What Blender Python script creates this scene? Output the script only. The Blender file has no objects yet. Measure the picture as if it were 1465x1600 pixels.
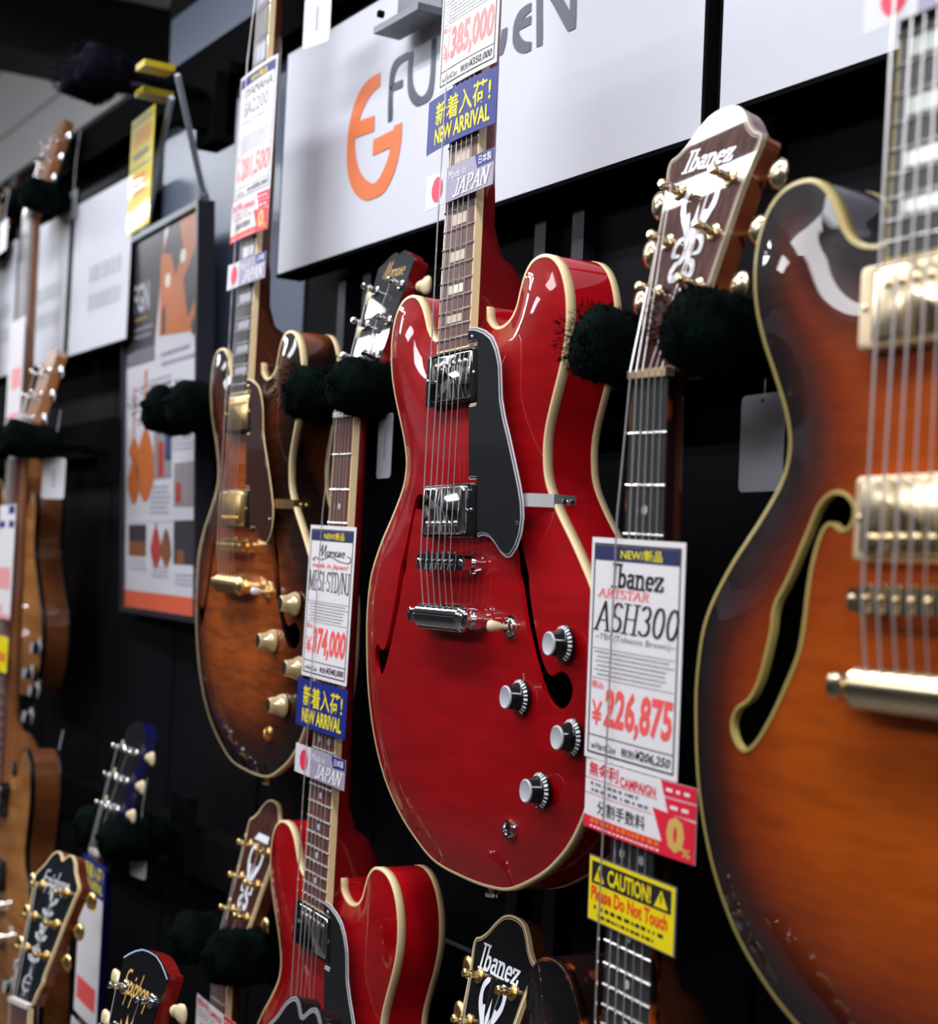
import bpy, math, random
import numpy as np
from mathutils import Vector, Matrix
from mathutils.geometry import delaunay_2d_cdt
random.seed(7); np.random.seed(7)
S = bpy.context.scene
COL = S.collection
EYE = 1.5                                   # height of the lens above the shop floor; the tables below are relative to it

# ------------------------------------------------------------------ camera, world, lights, exposure
cd = bpy.data.cameras.new('camera'); cam = bpy.data.objects.new('camera', cd); COL.objects.link(cam)
CM = np.array([[0.5201, 0.0108, 0.854], [0.8529, -0.0592, -0.5187], [0.045, 0.9982, -0.04]])
_u, _s, _v = np.linalg.svd(CM); CM = _u @ _v
cam.matrix_world = Matrix([[*CM[0], 0], [*CM[1], 0], [*CM[2], EYE], [0, 0, 0, 1]])
cd.sensor_fit = 'VERTICAL'; cd.sensor_height = 36; cd.sensor_width = 36; cd.lens = 56.25
cd.clip_start = 0.02
cd.dof.use_dof = True; cd.dof.focus_distance = 1.27; cd.dof.aperture_fstop = 6.3
S.camera = cam
W = bpy.data.worlds.new('world'); S.world = W; W.use_nodes = True
W.node_tree.nodes['Background'].inputs[0].default_value = (0.55, 0.6, 0.7, 1)
W.node_tree.nodes['Background'].inputs[1].default_value = 0.15
S.view_settings.view_transform = 'Standard'; S.view_settings.look = 'None'
S.view_settings.exposure = 0.35; S.view_settings.gamma = 1.0; S.view_settings.use_curve_mapping = False

def area(name, loc, sx, sy, power, col=(0.93, 0.96, 1.0), rot=(0, 0, 0)):
    l = bpy.data.lights.new(name, 'AREA'); l.shape = 'RECTANGLE'; l.size = sx; l.size_y = sy
    l.energy = power; l.color = col
    o = bpy.data.objects.new(name, l); COL.objects.link(o); o.location = (loc[0], loc[1], loc[2] + EYE); o.rotation_euler = rot
    return o
CEIL = 1.02
for i in range(4):                          # twin tube rows that wash the guitar wall
    for j, y in enumerate((0.13, 0.225)):
        area('wall_washer_tube', (-4.6 + 1.55 * i, y, CEIL - 0.06), 1.35, 0.035, 6.5, rot=(0.0, 0, 0))
for i in range(3):                          # ceiling panels over the aisle
    area('aisle_panel', (-4.3 + 2.0 * i, -1.15, CEIL - 0.03), 1.2, 0.5, 15)
for i in range(2):                          # upward fill lights added beyond the display wall to brighten the ceiling there
    area('next_aisle_fill', (-5.2 + 1.8 * i, 1.9, 0.55), 1.4, 0.08, 9, rot=(math.pi, 0, 0))
area('ceiling_fill', (-2.0, -0.9, 0.72), 2.6, 0.06, 5, rot=(math.pi, 0, 0))  # unseen upward fill, added to brighten the near ceiling
area('aisle_panel_behind', (1.2, -0.9, CEIL - 0.03), 1.0, 1.0, 12)

# ------------------------------------------------------------------ materials
MATS = {}
def mat(name, col, rough=0.5, metal=0.0, coat=0.0, spec=0.5, **k):
    if name in MATS: return MATS[name]
    m = bpy.data.materials.new(name); m.use_nodes = True
    b = m.node_tree.nodes['Principled BSDF']
    b.inputs['Base Color'].default_value = (*col, 1); b.inputs['Roughness'].default_value = rough
    b.inputs['Metallic'].default_value = metal; b.inputs['Coat Weight'].default_value = coat
    b.inputs['Coat Roughness'].default_value = 0.04; b.inputs['Specular IOR Level'].default_value = spec
    if 'trans' in k: b.inputs['Transmission Weight'].default_value = k['trans']
    MATS[name] = m
    return m
def grain(m, c1, c2, scale=(30, 30, 3), detail=4, lo=0.35, hi=0.65, bump=0.0):
    nt = m.node_tree; N = nt.nodes; L = nt.links; b = N['Principled BSDF']
    tc = N.new('ShaderNodeTexCoord'); mp = N.new('ShaderNodeMapping'); mp.inputs['Scale'].default_value = scale
    no = N.new('ShaderNodeTexNoise'); no.inputs['Scale'].default_value = 1.0; no.inputs['Detail'].default_value = detail
    cr = N.new('ShaderNodeValToRGB'); e = cr.color_ramp.elements
    e[0].position = lo; e[0].color = (*c1, 1); e[1].position = hi; e[1].color = (*c2, 1)
    L.new(tc.outputs['Object'], mp.inputs['Vector']); L.new(mp.outputs['Vector'], no.inputs['Vector'])
    L.new(no.outputs['Fac'], cr.inputs['Fac']); L.new(cr.outputs['Color'], b.inputs['Base Color'])
    if bump:
        bp = N.new('ShaderNodeBump'); bp.inputs['Strength'].default_value = bump; bp.inputs['Distance'].default_value = 0.001
        L.new(no.outputs['Fac'], bp.inputs['Height']); L.new(bp.outputs['Normal'], b.inputs['Normal'])
    return m
def burst(name, stops, flame=0.35, coat=1.0, fscale=(25, 25, 160)):
    """sunburst lacquer: colour by distance from the body edge (mesh attribute 'edge', metres) with figured-maple flame"""
    if name in MATS: return MATS[name]
    m = mat(name, (1, 1, 1), 0.22, 0, coat); nt = m.node_tree; N = nt.nodes; L = nt.links; b = N['Principled BSDF']
    at = N.new('ShaderNodeAttribute'); at.attribute_name = 'edge'
    tc = N.new('ShaderNodeTexCoord'); mp = N.new('ShaderNodeMapping'); mp.inputs['Scale'].default_value = fscale
    no = N.new('ShaderNodeTexNoise'); no.inputs['Scale'].default_value = 1.0; no.inputs['Detail'].default_value = 3
    mr = N.new('ShaderNodeMapRange'); mr.inputs['From Min'].default_value = 0.0; mr.inputs['From Max'].default_value = 0.12
    cr = N.new('ShaderNodeValToRGB')
    while len(cr.color_ramp.elements) < len(stops): cr.color_ramp.elements.new(0.5)
    for e, (p, c) in zip(cr.color_ramp.elements, stops): e.position = p; e.color = (*c, 1)
    mx = N.new('ShaderNodeMix'); mx.data_type = 'RGBA'; mx.blend_type = 'MULTIPLY'; mx.inputs['Factor'].default_value = flame
    f2 = N.new('ShaderNodeValToRGB'); f2.color_ramp.elements[0].position = 0.35; f2.color_ramp.elements[1].position = 0.6
    f2.color_ramp.elements[0].color = (0.35, 0.3, 0.25, 1); f2.color_ramp.elements[1].color = (1, 1, 1, 1)
    L.new(at.outputs['Fac'], mr.inputs['Value']); L.new(mr.outputs['Result'], cr.inputs['Fac'])
    L.new(tc.outputs['Object'], mp.inputs['Vector']); L.new(mp.outputs['Vector'], no.inputs['Vector']); L.new(no.outputs['Fac'], f2.inputs['Fac'])
    L.new(cr.outputs['Color'], mx.inputs[6]); L.new(f2.outputs['Color'], mx.inputs[7]); L.new(mx.outputs[2], b.inputs['Base Color'])
    return m
red = grain(mat('red_lacquer', (0.40, 0.004, 0.008), 0.25, 0, 1.0), (0.30, 0.0014, 0.004), (0.38, 0.0022, 0.006), (14, 14, 90), 3)
red_side = grain(mat('red_side', (0.40, 0.004, 0.008), 0.25, 0, 1.0), (0.36, 0.002, 0.006), (0.46, 0.003, 0.008), (10, 10, 30), 3)
red_dark = mat('red_mahogany', (0.16, 0.004, 0.006), 0.25, 0, 0.8)
cream = mat('cream_binding', (0.92, 0.70, 0.39), 0.4, 0, 0.3)
oldcream = mat('aged_binding', (0.46, 0.35, 0.11), 0.3, 0, 0.4)
white_ply = mat('white_ply', (0.75, 0.72, 0.78), 0.3, 0, 0.3)
black = mat('black_gloss', (0.006, 0.006, 0.007), 0.18, 0, 0.6)
pg_black = mat('pickguard_black', (0.012, 0.013, 0.015), 0.22, 0, 0.5)
pg_brown = mat('pickguard_brown', (0.040, 0.012, 0.008), 0.16, 0, 0.7)
chrome = mat('chrome', (0.86, 0.86, 0.87), 0.06, 1.0)
satin = mat('satin_chrome', (0.86, 0.86, 0.88), 0.42, 0.85)
gold = mat('gold', (0.95, 0.66, 0.28), 0.27, 1.0)
palegold = mat('pale_gold', (0.93, 0.76, 0.50), 0.20, 1.0)
nickel = mat('string_nickel', (0.78, 0.72, 0.72), 0.28, 0.75)
fretmetal = mat('fret_metal', (0.90, 0.88, 0.86), 0.2, 0.9)
rosewood = grain(mat('rosewood', (0.1, 0.04, 0.03), 0.4), (0.085, 0.026, 0.022), (0.19, 0.075, 0.06), (260, 260, 14), 4)
ebony = grain(mat('ebony', (0.02, 0.02, 0.02), 0.35), (0.022, 0.022, 0.024), (0.045, 0.042, 0.044), (260, 260, 14), 4)
inlay_ivory = mat('inlay_ivory', (0.74, 0.62, 0.46), 0.25, 0, 0.4)
inlay_blue = mat('inlay_pearl', (0.60, 0.62, 0.72), 0.2, 0, 0.6)
pearl = grain(mat('pearl', (0.7, 0.7, 0.75), 0.2, 0, 0.7), (0.45, 0.46, 0.52), (0.82, 0.80, 0.82), (200, 200, 200), 2)
bone = mat('bone_nut', (0.78, 0.72, 0.68), 0.35)
ivory = mat('ivory_plastic', (0.80, 0.66, 0.40), 0.35, 0, 0.3)
clearknob = mat('amber_knob', (0.72, 0.55, 0.30), 0.18, 0.35, 0.8)
silvercap = mat('silver_cap', (0.62, 0.63, 0.68), 0.35, 0.25)
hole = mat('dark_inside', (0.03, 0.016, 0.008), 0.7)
fur_m = grain(mat('black_plush', (0.008, 0.010, 0.010), 0.9, spec=0.03), (0.0012, 0.0016, 0.0016), (0.0022, 0.0065, 0.0055), (40, 40, 40), 2)
fur_b = mat('blue_black_plush', (0.006, 0.0055, 0.012), 0.9, spec=0.05)
steel = mat('black_steel', (0.006, 0.006, 0.0065), 0.6, 0.0, 0, .0)
bright_steel = mat('bright_steel', (0.42, 0.45, 0.50), 0.4, 0.1)
paper = mat('card_paper', (0.86, 0.81, 0.84), 0.55)
paper_grey = mat('tag_grey', (0.40, 0.39, 0.44), 0.5)
paper_white = mat('tag_white', (0.72, 0.71, 0.76), 0.5)
INK = {}
def ink(name, r, g, b):
    def s(c):
        c /= 255.0
        return c / 12.92 if c < 0.04045 else ((c + 0.055) / 1.055) ** 2.4
    INK[name] = mat('ink_' + name, (s(r), s(g), s(b)), 0.5, 0, 0)
    return INK[name]
for n, c in dict(navy=(40, 46, 92), blue=(14, 36, 128), yellow=(250, 228, 20), red=(255, 96, 92), overlit_red=(255, 138, 136), deepred=(232, 30, 60), black=(28, 26, 34),  # the paler price red has overexposure put into the ink colour
                 grey=(150, 146, 156), mauve=(164, 154, 176), white=(244, 240, 248), hinomaru=(236, 44, 84), orange=(240, 130, 40),
                 pink=(250, 168, 170), tan=(196, 150, 80), capyellow=(248, 222, 0), capred=(240, 70, 20), fgorange=(238, 128, 78),
                 fgslate=(72, 78, 96), signwhite=(236, 238, 246), lightblue=(170, 190, 220), midgrey=(110, 108, 118), goldink=(222, 176, 96)).items():
    ink(n, *c)

def lacquer(*ms):
    for m in ms:
        b = m.node_tree.nodes['Principled BSDF']; b.inputs['Specular IOR Level'].default_value = .06; b.inputs['Roughness'].default_value = .5; b.inputs['Coat Roughness'].default_value = .018
lacquer(red, red_side, red_dark, black, pg_black, pg_brown)
# ------------------------------------------------------------------ mesh helpers
class MB:
    def __init__(s): s.v = []; s.f = []
    def add(s, vs, fs):
        n = len(s.v); s.v += [tuple(map(float, p)) for p in vs]; s.f += [tuple(i + n for i in q) for q in fs]; return s
    def box(s, x0, x1, y0, y1, z0, z1):
        v = [(x, y, z) for x in (x0, x1) for y in (y0, y1) for z in (z0, z1)]
        return s.add(v, [(0, 1, 3, 2), (4, 6, 7, 5), (0, 4, 5, 1), (2, 3, 7, 6), (0, 2, 6, 4), (1, 5, 7, 3)])
    def loft(s, rings, caps=True, closed=True):
        n = len(rings[0]); v = [p for r in rings for p in r]; f = []
        for i in range(len(rings) - 1):
            for j in range(n if closed else n - 1):
                k = (j + 1) % n; f.append((i * n + j, i * n + k, (i + 1) * n + k, (i + 1) * n + j))
        if caps: f.append(tuple(range(n))[::-1]); f.append(tuple(range((len(rings) - 1) * n, len(rings) * n)))
        return s.add(v, f)
    def tube(s, path, r, n=6, caps=True):
        P = [Vector(p) for p in path]; R = r if isinstance(r, (list, tuple)) else [r] * len(P); rings = []; up = None
        for i, p in enumerate(P):
            t = (P[min(i + 1, len(P) - 1)] - P[max(i - 1, 0)]).normalized()
            if up is None:
                up = Vector((0, 0, 1)) if abs(t.z) < 0.9 else Vector((1, 0, 0))
            a = t.cross(up).normalized(); b = a.cross(t); up = b
            rings.append([p + (a * math.cos(2 * math.pi * k / n) + b * math.sin(2 * math.pi * k / n)) * R[i] for k in range(n)])
        return s.loft(rings, caps)
    def lathe(s, base, axis, prof, n=16):
        """prof: (distance along axis, radius)"""
        base = Vector(base); t = Vector(axis).normalized(); up = Vector((0, 0, 1)) if abs(t.z) < 0.9 else Vector((1, 0, 0))
        a = t.cross(up).normalized(); b = a.cross(t)
        return s.loft([[base + t * d + (a * math.cos(2 * math.pi * k / n) + b * math.sin(2 * math.pi * k / n)) * max(r, 1e-5) for k in range(n)] for d, r in prof])
    def ball(s, c, rx, ry, rz, n=10, m=7):
        c = Vector(c)
        return s.loft([[c + Vector((rx * math.sin(math.pi * i / m) * math.cos(2 * math.pi * k / n), ry * math.sin(math.pi * i / m) * math.sin(2 * math.pi * k / n), rz * math.cos(math.pi * i / m))) if 0 < i < m else c + Vector((rx * .01 * math.cos(2 * math.pi * k / n), ry * .01 * math.sin(2 * math.pi * k / n), rz * math.cos(math.pi * i / m))) for k in range(n)] for i in range(m + 1)])
    def prism(s, poly, fn, d0, d1):
        """poly of (u,z); fn(u,z,d) -> 3d"""
        n = len(poly); v = [fn(u, z, d0) for u, z in poly] + [fn(u, z, d1) for u, z in poly]
        f = [(i, (i + 1) % n, n + (i + 1) % n, n + i) for i in range(n)]
        t = tri(poly); f += [q for q in t] + [tuple(i + n for i in q[::-1]) for q in t]
        return s.add(v, f)
    def flat(s, poly, fn, d):
        cutfan(s, poly, tri(poly), fn, d); return s
    def build(s, name, m, parent=None, smooth=False, tf=None):
        me = bpy.data.meshes.new(name)
        v = s.v if tf is None else [tf(*p) for p in s.v]
        me.from_pydata(v, [], s.f); me.materials.append(m)
        if smooth: me.polygons.foreach_set('use_smooth', [True] * len(me.polygons))
        if smooth == 'auto':
            try: me.set_sharp_from_angle(angle=math.radians(40))
            except Exception: pass
        me.update()
        o = bpy.data.objects.new(name, me); COL.objects.link(o)
        if parent: o.parent = parent
        return o
def tri(poly):
    n = len(poly); idx = list(range(n)); out = []
    area2 = sum(poly[i][0] * poly[(i + 1) % n][1] - poly[(i + 1) % n][0] * poly[i][1] for i in range(n))
    if area2 < 0: idx.reverse()
    def cr(a, b, c): return (poly[b][0] - poly[a][0]) * (poly[c][1] - poly[a][1]) - (poly[b][1] - poly[a][1]) * (poly[c][0] - poly[a][0])
    g = 0
    while len(idx) > 3 and g < 4000:
        ok = False
        for i in range(len(idx)):
            a, b, c = idx[i - 1], idx[i], idx[(i + 1) % len(idx)]; g += 1
            if cr(a, b, c) <= 1e-14: continue
            if any(p not in (a, b, c) and cr(a, b, p) >= 0 and cr(b, c, p) >= 0 and cr(c, a, p) >= 0 for p in idx): continue
            out.append((a, b, c)); idx.pop(i); ok = True; break
        if not ok: break
    if len(idx) == 3: out.append(tuple(idx))
    return out
def spline(pts, per=6, closed=True):
    n = len(pts); out = []
    for i in range(n if closed else n - 1):
        p0, p1, p2, p3 = (pts[(i - 1) % n] if closed or i > 0 else pts[0]), pts[i], pts[(i + 1) % n], (pts[(i + 2) % n] if closed or i + 2 < n else pts[-1])
        for k in range(per):
            t = k / per
            out.append(tuple(0.5 * (2 * b + (c - a) * t + (2 * a - 5 * b + 4 * c - d) * t * t + (3 * b - a - 3 * c + d) * t ** 3) for a, b, c, d in zip(p0, p1, p2, p3)))
    if not closed: out.append(tuple(pts[-1]))
    return out
def resample(poly, step):
    P = np.array(poly + [poly[0]]); d = np.r_[0, np.cumsum(np.hypot(*np.diff(P, axis=0).T))]; n = max(8, int(d[-1] / step))
    t = np.linspace(0, d[-1], n, endpoint=False)
    return [(float(a), float(b)) for a, b in zip(np.interp(t, d, P[:, 0]), np.interp(t, d, P[:, 1]))]
def offset(poly, d):
    """positive d goes inwards for a counter-clockwise outline"""
    P = np.array(poly); a = np.roll(P, 1, 0); b = np.roll(P, -1, 0); t = b - a; t /= np.maximum(np.hypot(*t.T)[:, None], 1e-9)
    return [(float(x), float(y)) for x, y in P + np.stack([-t[:, 1], t[:, 0]], 1) * d]
def inside(P, poly):
    x, y = P[:, 0], P[:, 1]; r = np.zeros(len(P), bool); n = len(poly)
    for i in range(n):
        x1, y1 = poly[i]; x2, y2 = poly[(i + 1) % n]
        c = ((y1 > y) != (y2 > y)); r ^= c & (x < (x2 - x1) * (y - y1) / ((y2 - y1) if y2 != y1 else 1e-12) + x1)
    return r
def dist(P, poly):
    A = np.array(poly); B = np.roll(A, -1, 0); best = np.full(len(P), 1e9)
    for a, b in zip(A, B):
        ab = b - a; t = np.clip(((P - a) @ ab) / max(ab @ ab, 1e-12), 0, 1); q = a + t[:, None] * ab
        best = np.minimum(best, np.hypot(*(P - q).T))
    return best
def thing(name, label, cat, loc, rot=None, group=None):
    o = bpy.data.objects.new(name, None); COL.objects.link(o); o.empty_display_size = 0.05
    o['label'] = label; o['category'] = cat
    if group: o['group'] = group
    if rot is None: o.location = (loc[0], loc[1], loc[2] + EYE)
    else: o.matrix_world = Matrix([[rot[0][0], rot[1][0], rot[2][0], loc[0]], [rot[0][1], rot[1][1], rot[2][1], loc[1]], [rot[0][2], rot[1][2], rot[2][2], loc[2] + EYE], [0, 0, 0, 1]])
    return o
def structure(o): o['kind'] = 'structure'; return o
def shift(o):                                # top-level meshes built in lens-relative numbers
    o.location.z += EYE; return o

# ------------------------------------------------------------------ lettering
_TXT = {}
def font_tris(s, bold=0.0, shear=0.0, res=2):
    k = (s, bold, shear)
    if k in _TXT: return _TXT[k]
    c = bpy.data.curves.new('t', 'FONT'); c.body = s; c.resolution_u = res; c.offset = bold; c.shear = shear; c.size = 1.0
    o = bpy.data.objects.new('t', c); COL.objects.link(o)
    dg = bpy.context.evaluated_depsgraph_get(); ev = o.evaluated_get(dg); me = ev.to_mesh()
    me.calc_loop_triangles()
    v = [(p.co.x, p.co.y) for p in me.vertices]; f = [tuple(t.vertices) for t in me.loop_triangles]
    ev.to_mesh_clear(); bpy.data.objects.remove(o); bpy.data.curves.remove(c)
    _TXT[k] = (v, f); return v, f
def put_text(mb, s, box, fn, d, bold=0.0, shear=0.0, keep=False):
    """stretch the line s into box=(x0,z0,x1,z1) on the surface fn(x,z,d)"""
    v, f = font_tris(s, bold, shear)
    if not v: return
    xs = [p[0] for p in v]; ys = [p[1] for p in v]; x0, x1, y0, y1 = min(xs), max(xs), min(ys), max(ys)
    sx = (box[2] - box[0]) / (x1 - x0); sy = (box[3] - box[1]) / (y1 - y0)
    cutfan(mb, [(box[0] + (a - x0) * sx, box[1] + (b - y0) * sy) for a, b in v], f, fn, d)
def hull(P):
    P = sorted(set(P))
    def half(Q):
        h = []
        for p in Q:
            while len(h) > 1 and (h[-1][0] - h[-2][0]) * (p[1] - h[-2][1]) - (h[-1][1] - h[-2][1]) * (p[0] - h[-2][0]) <= 0: h.pop()
            h.append(p)
        return h
    a, b = half(P), half(P[::-1]); return a[:-1] + b[:-1]
CUTS = []                                    # x positions where print on a bent card has to be split so that it follows the paper
def cutfan(mb, V, F, fn, d):
    if not CUTS: mb.add([fn(a, b, d) for a, b in V], F); return
    v = list(V); tris = list(F)
    for c in CUTS:
        out = []
        for t in tris:
            P = [v[i] for i in t]; lo = [p for p in P if p[0] < c - 1e-7]; hi_ = [p for p in P if p[0] > c + 1e-7]
            if not lo or not hi_: out.append(t); continue
            L_, H_ = [], []
            for i in range(3):
                p, q = P[i], P[(i + 1) % 3]
                if p[0] <= c: L_.append(p)
                if p[0] >= c: H_.append(p)
                if (p[0] - c) * (q[0] - c) < 0:
                    f_ = (c - p[0]) / (q[0] - p[0]); m_ = (c, p[1] + (q[1] - p[1]) * f_); L_.append(m_); H_.append(m_)
            for Q in (L_, H_):
                n0 = len(v); v += Q; out += [(n0, n0 + i, n0 + i + 1) for i in range(1, len(Q) - 1)]
        tris = out
    mb.add([fn(a, b, d) for a, b in v], tris)
def nib(mb, path, nx, nz, fn, d, mp=lambda a, b: (a, b)):
    """broad-pen stroke: every segment is the hull of the pen rectangle swept along it"""
    for k, ((a, b), (c, e)) in enumerate(zip(path, path[1:])):
        mb.nibs = getattr(mb, 'nibs', 0) + 1; dk = d + 1.2e-5 * (mb.nibs % 12)
        h = hull([(round(p + i * nx, 6), round(q + j * nz, 6)) for p, q in ((a, b), (c, e)) for i in (-1, 1) for j in (-1, 1)])
        n = len(h); cutfan(mb, [mp(x, z) for x, z in h], [(0, i, i + 1) for i in range(1, n - 1)], fn, dk)
def arc(cx, cy, rx, ry, a0, a1, n=9):
    return [(cx + rx * math.cos(math.radians(a0 + (a1 - a0) * i / n)), cy + ry * math.sin(math.radians(a0 + (a1 - a0) * i / n))) for i in range(n + 1)]
def sf(x, y, w=.13): return [(x - w, y), (x + w, y)]
GL = {   # serif letters for the broad pen: (advance, strokes)
 'I': (.42, [[(.21, 0), (.21, 1)], sf(.21, 0), sf(.21, 1)]),
 'b': (.62, [[(.14, 0), (.14, 1)], sf(.1, 1, .1), arc(.32, .3, .2, .29, 140, -140)]),
 'a': (.58, [arc(.27, .18, .17, .17, 60, 330), [(.42, .45), (.42, .06), (.52, .0)], arc(.27, .44, .16, .15, 150, 0)]),
 'n': (.66, [[(.14, 0), (.14, .58)], sf(.12, 0), sf(.1, .58, .08), arc(.32, .38, .18, .2, 160, 0), [(.5, .38), (.5, 0)], sf(.5, 0)]),
 'e': (.58, [arc(.29, .29, .2, .28, 0, 310), [(.1, .3), (.48, .3)]]),
 'z': (.6, [[(.08, .42), (.08, .57), (.5, .57), (.08, .02), (.52, .02), (.54, .18)]]),
 'A': (.78, [[(.06, 0), (.38, 1)], [(.38, 1), (.68, 0)], [(.18, .35), (.55, .35)], sf(.07, 0, .09), sf(.67, 0, .11)]),
 'S': (.6, [arc(.3, .74, .2, .25, 30, 250), arc(.3, .26, .22, .25, 80, -150)]),
 'H': (.8, [[(.15, 0), (.15, 1)], [(.62, 0), (.62, 1)], [(.15, .5), (.62, .5)], sf(.15, 0), sf(.15, 1), sf(.62, 0), sf(.62, 1)]),
 '3': (.62, [arc(.28, .75, .2, .24, 150, -80), arc(.28, .27, .24, .26, 80, -150)]),
 '0': (.64, [arc(.31, .5, .22, .49, 0, 360, 16)]),
 'M': (.95, [[(.12, 0), (.14, 1)], [(.14, 1), (.45, .05)], [(.45, .05), (.76, 1)], [(.76, 1), (.78, 0)], sf(.12, 0, .1), sf(.78, 0), sf(.1, 1, .08), sf(.8, 1, .08)]),
 'E': (.68, [[(.15, 0), (.15, 1)], [(.05, 1), (.55, 1), (.56, .82)], [(.05, 0), (.56, 0), (.58, .2)], [(.15, .52), (.42, .52)]]),
 '1': (.42, [[(.22, 0), (.22, 1), (.08, .85)], sf(.22, 0)]),
 'T': (.66, [[(.33, 0), (.33, 1)], [(.05, .82), (.06, 1), (.6, 1), (.61, .82)], sf(.33, 0)]),
 'D': (.74, [[(.15, 0), (.15, 1)], [(.05, 1), (.3, 1)], [(.05, 0), (.3, 0)], arc(.3, .5, .34, .5, 90, -90)]),
 'N': (.78, [[(.12, 0), (.12, 1)], [(.12, 1), (.64, 0)], [(.64, 0), (.64, 1)], sf(.12, 0, .1), sf(.64, 1, .1), sf(.08, 1, .08)]),
 'J': (.5, [[(.32, 1), (.32, .1)], arc(.2, .08, .12, .14, 0, -170, 5), sf(.32, 1)]),
 'P': (.66, [[(.15, 0), (.15, 1)], sf(.15, 0), [(.05, 1), (.3, 1)], arc(.3, .74, .26, .26, 90, -90), [(.15, .48), (.3, .48)]]),
 '-': (.32, [[(.06, .42), (.24, .42)]]), '/': (.4, [[(.04, -.1), (.34, 1.05)]]), ' ': (.3, []),
 'R': (.72, [[(.15, 0), (.15, 1)], sf(.15, 0), [(.05, 1), (.3, 1)], arc(.3, .76, .24, .24, 90, -90), [(.15, .52), (.3, .52)], [(.32, .52), (.62, 0), (.7, 0)]]),
}
SCRIPT = {   # joined handwriting
 'Epiphone': [arc(.35, .75, .28, .25, 60, 250), arc(.35, .25, .32, .26, 100, 330), [(.1, .5), (.5, .52)],
    [(.75, .55), (.72, -.4)], arc(.9, .3, .17, .22, 150, -150), [(1.2, .5), (1.2, .08), (1.32, .1)], [(1.2, .72), (1.23, .78)],
    [(1.45, .55), (1.42, -.4)], arc(1.6, .3, .17, .22, 150, -150), [(1.9, 1.0), (1.88, 0)], arc(2.05, .3, .14, .2, 170, 0) + [(2.2, 0)],
    arc(2.5, .28, .16, .23, 0, 360), [(2.8, .5), (2.78, 0)], arc(2.94, .3, .13, .2, 170, 0) + [(3.08, 0), (3.05, -.35)],
    arc(3.4, .28, .17, .23, 0, 310), [(3.24, .28), (3.56, .3)]],
 'Momose': [[(0, .1), (.2, .6), (.3, 1), (.35, .0), (.7, 1), (.72, 0), (.85, .1)], arc(1.05, .25, .14, .22, 0, 360), [(1.25, .45), (1.3, 0)],
    arc(1.42, .25, .11, .2, 170, 0) + [(1.53, 0)], arc(1.65, .25, .11, .2, 170, 0) + [(1.78, 0)], arc(1.98, .25, .14, .22, 0, 360),
    [(2.2, .1), (2.36, .5), (2.42, .1), (2.22, .02)], arc(2.7, .25, .14, .22, 0, 310), [(2.56, .25), (2.84, .3)]],
}
def put_serif(mb, s, box, fn, d, nx=.075, nz=.025, slant=0.0):
    w = sum(GL[c][0] for c in s); x = 0.0; sx = (box[2] - box[0]) / w; sz = box[3] - box[1]
    for c in s:
        for st in GL[c][1]:
            nib(mb, [(x + a, b) for a, b in st], nx, nz, fn, d, lambda a, b: (box[0] + a * sx + slant * b * sz, box[1] + b * sz))
        x += GL[c][0]
def put_script(mb, s, box, fn, d, nx=.04, nz=.025, slant=0.0):
    st = SCRIPT[s]; w = max(p[0] for q in st for p in q); sx = (box[2] - box[0]) / w; sz = box[3] - box[1]
    for q in st: nib(mb, q, nx, nz, fn, d, lambda a, b: (box[0] + a * sx + slant * b * sz, box[1] + b * sz))
def rect(mb, x0, z0, x1, z1, fn, d, nx=1):
    for i in range(nx):
        a, b = x0 + (x1 - x0) * i / nx, x0 + (x1 - x0) * (i + 1) / nx
        mb.add([fn(a, z0, d), fn(b, z0, d), fn(b, z1, d), fn(a, z1, d)], [(0, 1, 2, 3)])
def small_print(mb, x0, z0, x1, z1, rows, fn, d, seed=1, fill=.8, h=.45):
    """rows of print too small to read: broken hair strokes"""
    r = random.Random(seed); dz = (z1 - z0) / rows
    for i in range(rows):
        x = x0 + r.random() * (x1 - x0) * .06; z = z1 - (i + .5) * dz; end = x0 + (x1 - x0) * (fill + r.random() * (1 - fill))
        while x < end:
            l = (0.15 + .45 * r.random()) * dz; rect(mb, x, z - dz * h / 2, min(x + l, x1), z + dz * h / 2, fn, d); x += l + dz * (.12 + .22 * r.random())

# ------------------------------------------------------------------ guitars
ZB = .25                                     # bridge saddles sit this far above the thing's base (bottom of the body)
SC = .62865
def fs(n): return SC * (1 - 2 ** (-n / 12))
def fz(n): return SC - fs(n)                  # height of fret n over the bridge
def fhw(z): return (.043 + (.057 - .043) * (SC - z) / fs(22)) / 2
HALF = [(0, -249), (32, -248.2), (66, -244), (100, -231), (130, -215), (160, -190), (183, -155), (196, -115), (200, -75), (199, -45), (191, -14), (170, 15), (143, 42), (124, 64), (118, 82), (121, 100), (131, 122), (141, 142),
        (148, 162), (150, 182), (147, 200), (139, 215), (127, 224), (113, 227), (99, 225), (88, 217), (81, 206), (75, 194), (66, 186), (53, 182), (40, 183), (30, 190), (24, 202)]
def semi_outline():
    R = [(u / 1000, z / 1000) for u, z in HALF]
    L = [(-u, z) for u, z in R[::-1]][:-1]
    near = {.064: (.121, .062), .042: (.135, .042), .015: (.161, .014), -.014: (.185, -.016)}    # treble side below the waist, a touch slimmer
    R = [near.get(z, (u, z)) if u > 0 else (u, z) for u, z in R]
    return resample(spline(L[-1:] + R + L[:1], 6, False)[6:-6] + spline(R[-1:] + L + R[:1], 6, False)[6:-6] + [L[-1]], .0042)
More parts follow.
